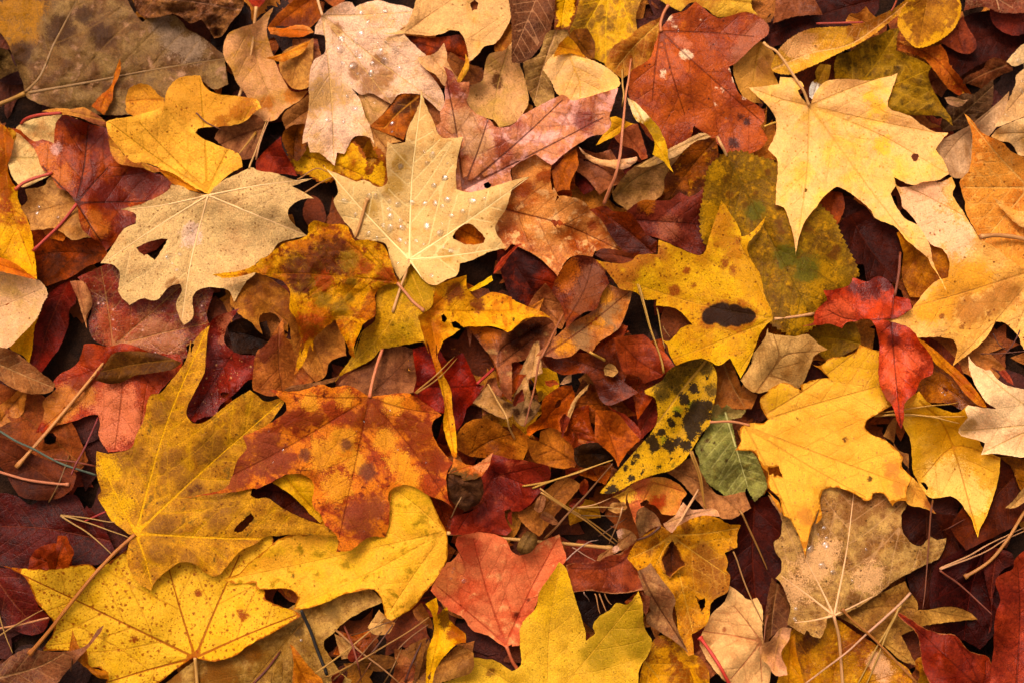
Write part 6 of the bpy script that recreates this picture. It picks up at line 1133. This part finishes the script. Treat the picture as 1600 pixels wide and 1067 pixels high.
drops('star44', 'clear water drop on the pale yellow star shaped maple', 'rain drops on the star leaf', "B2 493 195 4.6 628 170 4.5 665 168 4 555 272 3.6 625 378 4.2 672 397 2.2 745 197 3.6 790 215 5 740 242 3.6 748 283 5.6 803 305 3.6 708 328 3 746 347 6 814 344 5.2 800 412 4.4 836 428 3.2 867 203 4.6 940 208 4.4 995 208 5.2 1065 188 5.6 1037 226 4.2 1150 252 4.2 1203 195 6.2 1088 277 4.4 1040 292 3 950 337 7 1036 320 2.4 1024 370 5.4 892 415 3.8 932 433 2.4 1085 468 4.4 975 608 4.8 1045 448 2.6 787 538 3 1050 68 4.4 985 110 4 800 8 5 1000 555 1.8 1270 180 2.6 B1 980 865 5 950 910 3.2 802 925 5 1062 912 2.6 990 1035 4.2 1052 990 4.6 935 845 2")
drops('tan113', 'long glistening drop on the tan speckled maple', 'rain drops on the tan speckled maple', "D4 312 205 3.6 320 298 5.2 235 318 5.6 302 415 5.2 360 450 4.2 325 260 2.6 280 240 2 470 500 2.8 155 655 3.2 150 710 3 505 530 3 545 325 3 500 335 2.4")
drops('cream100', 'bright drop on the cream leaf at the upper corner', 'rain drops on the corner cream leaf', "D1 1395 340 4.4 1328 642 4.2 1410 505 4.2 1375 300 2 1412 572 3 1415 455 2.4")
drops('tan7', 'tiny drop on the tan leaf beneath the rust red maple', 'rain drops on the small tan leaf', "A2 207 262 3 322 285 2.6 218 228 2 455 368 2.4")
drops('tan47', 'small drop on the pale tan maple with the eaten hole', 'rain drops on the pale tan maple', "A2 985 578 3 930 505 3.6 1000 490 3 960 540 2.2 1070 360 1.6")
drops('or25', 'tiny bright droplet on the orange brown maple', 'tiny droplets on the orange brown maple', "B3 680 520 1.4 745 430 1.4 665 555 1.4 890 515 1.6 788 648 1.5 150 648 1.6 95 720 1.4 600 490 1.2 680 850 1.3 945 720 1.2 560 545 1.1 640 500 1.2 70 545 1.2 B4 600 220 1.5 680 150 1.2")
drops('red12', 'tiny glinting droplet on the brownish red maple', 'tiny droplets on the brownish red maple', "A2 630 903 1.5 660 910 1.2 880 960 1.5 715 930 1.2 820 1040 1.3 A3 865 115 2.4 995 125 1.5 985 128 1.2")
drops('coral68', 'small drop beside the fold of the coral pink leaf', 'rain drops on the coral leaf', "B4 1155 500 4 1090 450 2.4 1100 430 2 1085 485 2")
drops('yel112', 'faint small drop on the large sunny yellow maple', 'rain drops on the sunny yellow maple', "D3 490 662 2.4 435 675 2.2")
drops('gold24', 'clear drop near the dark twig at the bottom', 'rain drops on the dull tan leaf', "B4 250 830 2.6")
drops('brn109', 'glinting wet drop on the glossy orange brown leaf', 'rain drops on the glossy brown leaf', "D3 985 340 3 970 330 2 1020 290 2.2 1080 320 2")
drops('or137', 'tiny white glint of water on the dark orange red maple', 'tiny droplets on the dark orange maple', "C1 985 70 1.5 925 170 1.6 1018 530 1.3 1180 625 1.2 1160 385 1.4 1190 660 1.2 950 120 1.3")
# ================================================================== world, light, view
w = bpy.data.worlds.new("World"); scene.world = w; w.use_nodes = True
nt = NT(w.node_tree); w.node_tree.nodes.clear()
SUN_EL = math.radians(56); SUN_AZ = math.radians(-28)      # from the top of the photo, a little to the left
sky = nt.n('ShaderNodeTexSky', _sky_type='NISHITA', _sun_disc=False)
sky.sun_elevation = SUN_EL; sky.sun_rotation = SUN_AZ; sky.air_density = 1.0; sky.dust_density = 6.0; sky.ozone_density = 0.6
hs = nt.n('ShaderNodeHueSaturation', Color=sky.outputs[0], Saturation=0.25)
wb = nt.mix(1.0, hs.outputs[0], (1.0, 0.87, 0.80), 'MULTIPLY')     # warm tint added to the sky in place of a white balance
bg = nt.n('ShaderNodeBackground', Color=wb, Strength=0.14)
wo = nt.n('ShaderNodeOutputWorld'); w.node_tree.links.new(bg.outputs[0], wo.inputs[0])
sl = bpy.data.lights.new("sun", 'SUN'); so = bpy.data.objects.new("sun", sl); COL.objects.link(so)
sl.energy = SUN_E; sl.angle = math.radians(SUN_A); sl.color = (1.0, 0.87, 0.80)
d = Vector((math.sin(SUN_AZ) * math.cos(SUN_EL), math.cos(SUN_AZ) * math.cos(SUN_EL), math.sin(SUN_EL)))
so.rotation_euler = (-d).to_track_quat('-Z', 'Y').to_euler()
scene.render.engine = 'CYCLES'
scene.view_settings.view_transform = 'Standard'; scene.view_settings.look = 'None'; scene.view_settings.gamma = 1.0
scene.view_settings.exposure = EXPO
cy = scene.cycles; cy.use_denoising = True; cy.max_bounces = 8; cy.diffuse_bounces = 4; cy.glossy_bounces = 3; cy.transmission_bounces = 6; cy.caustics_reflective = False
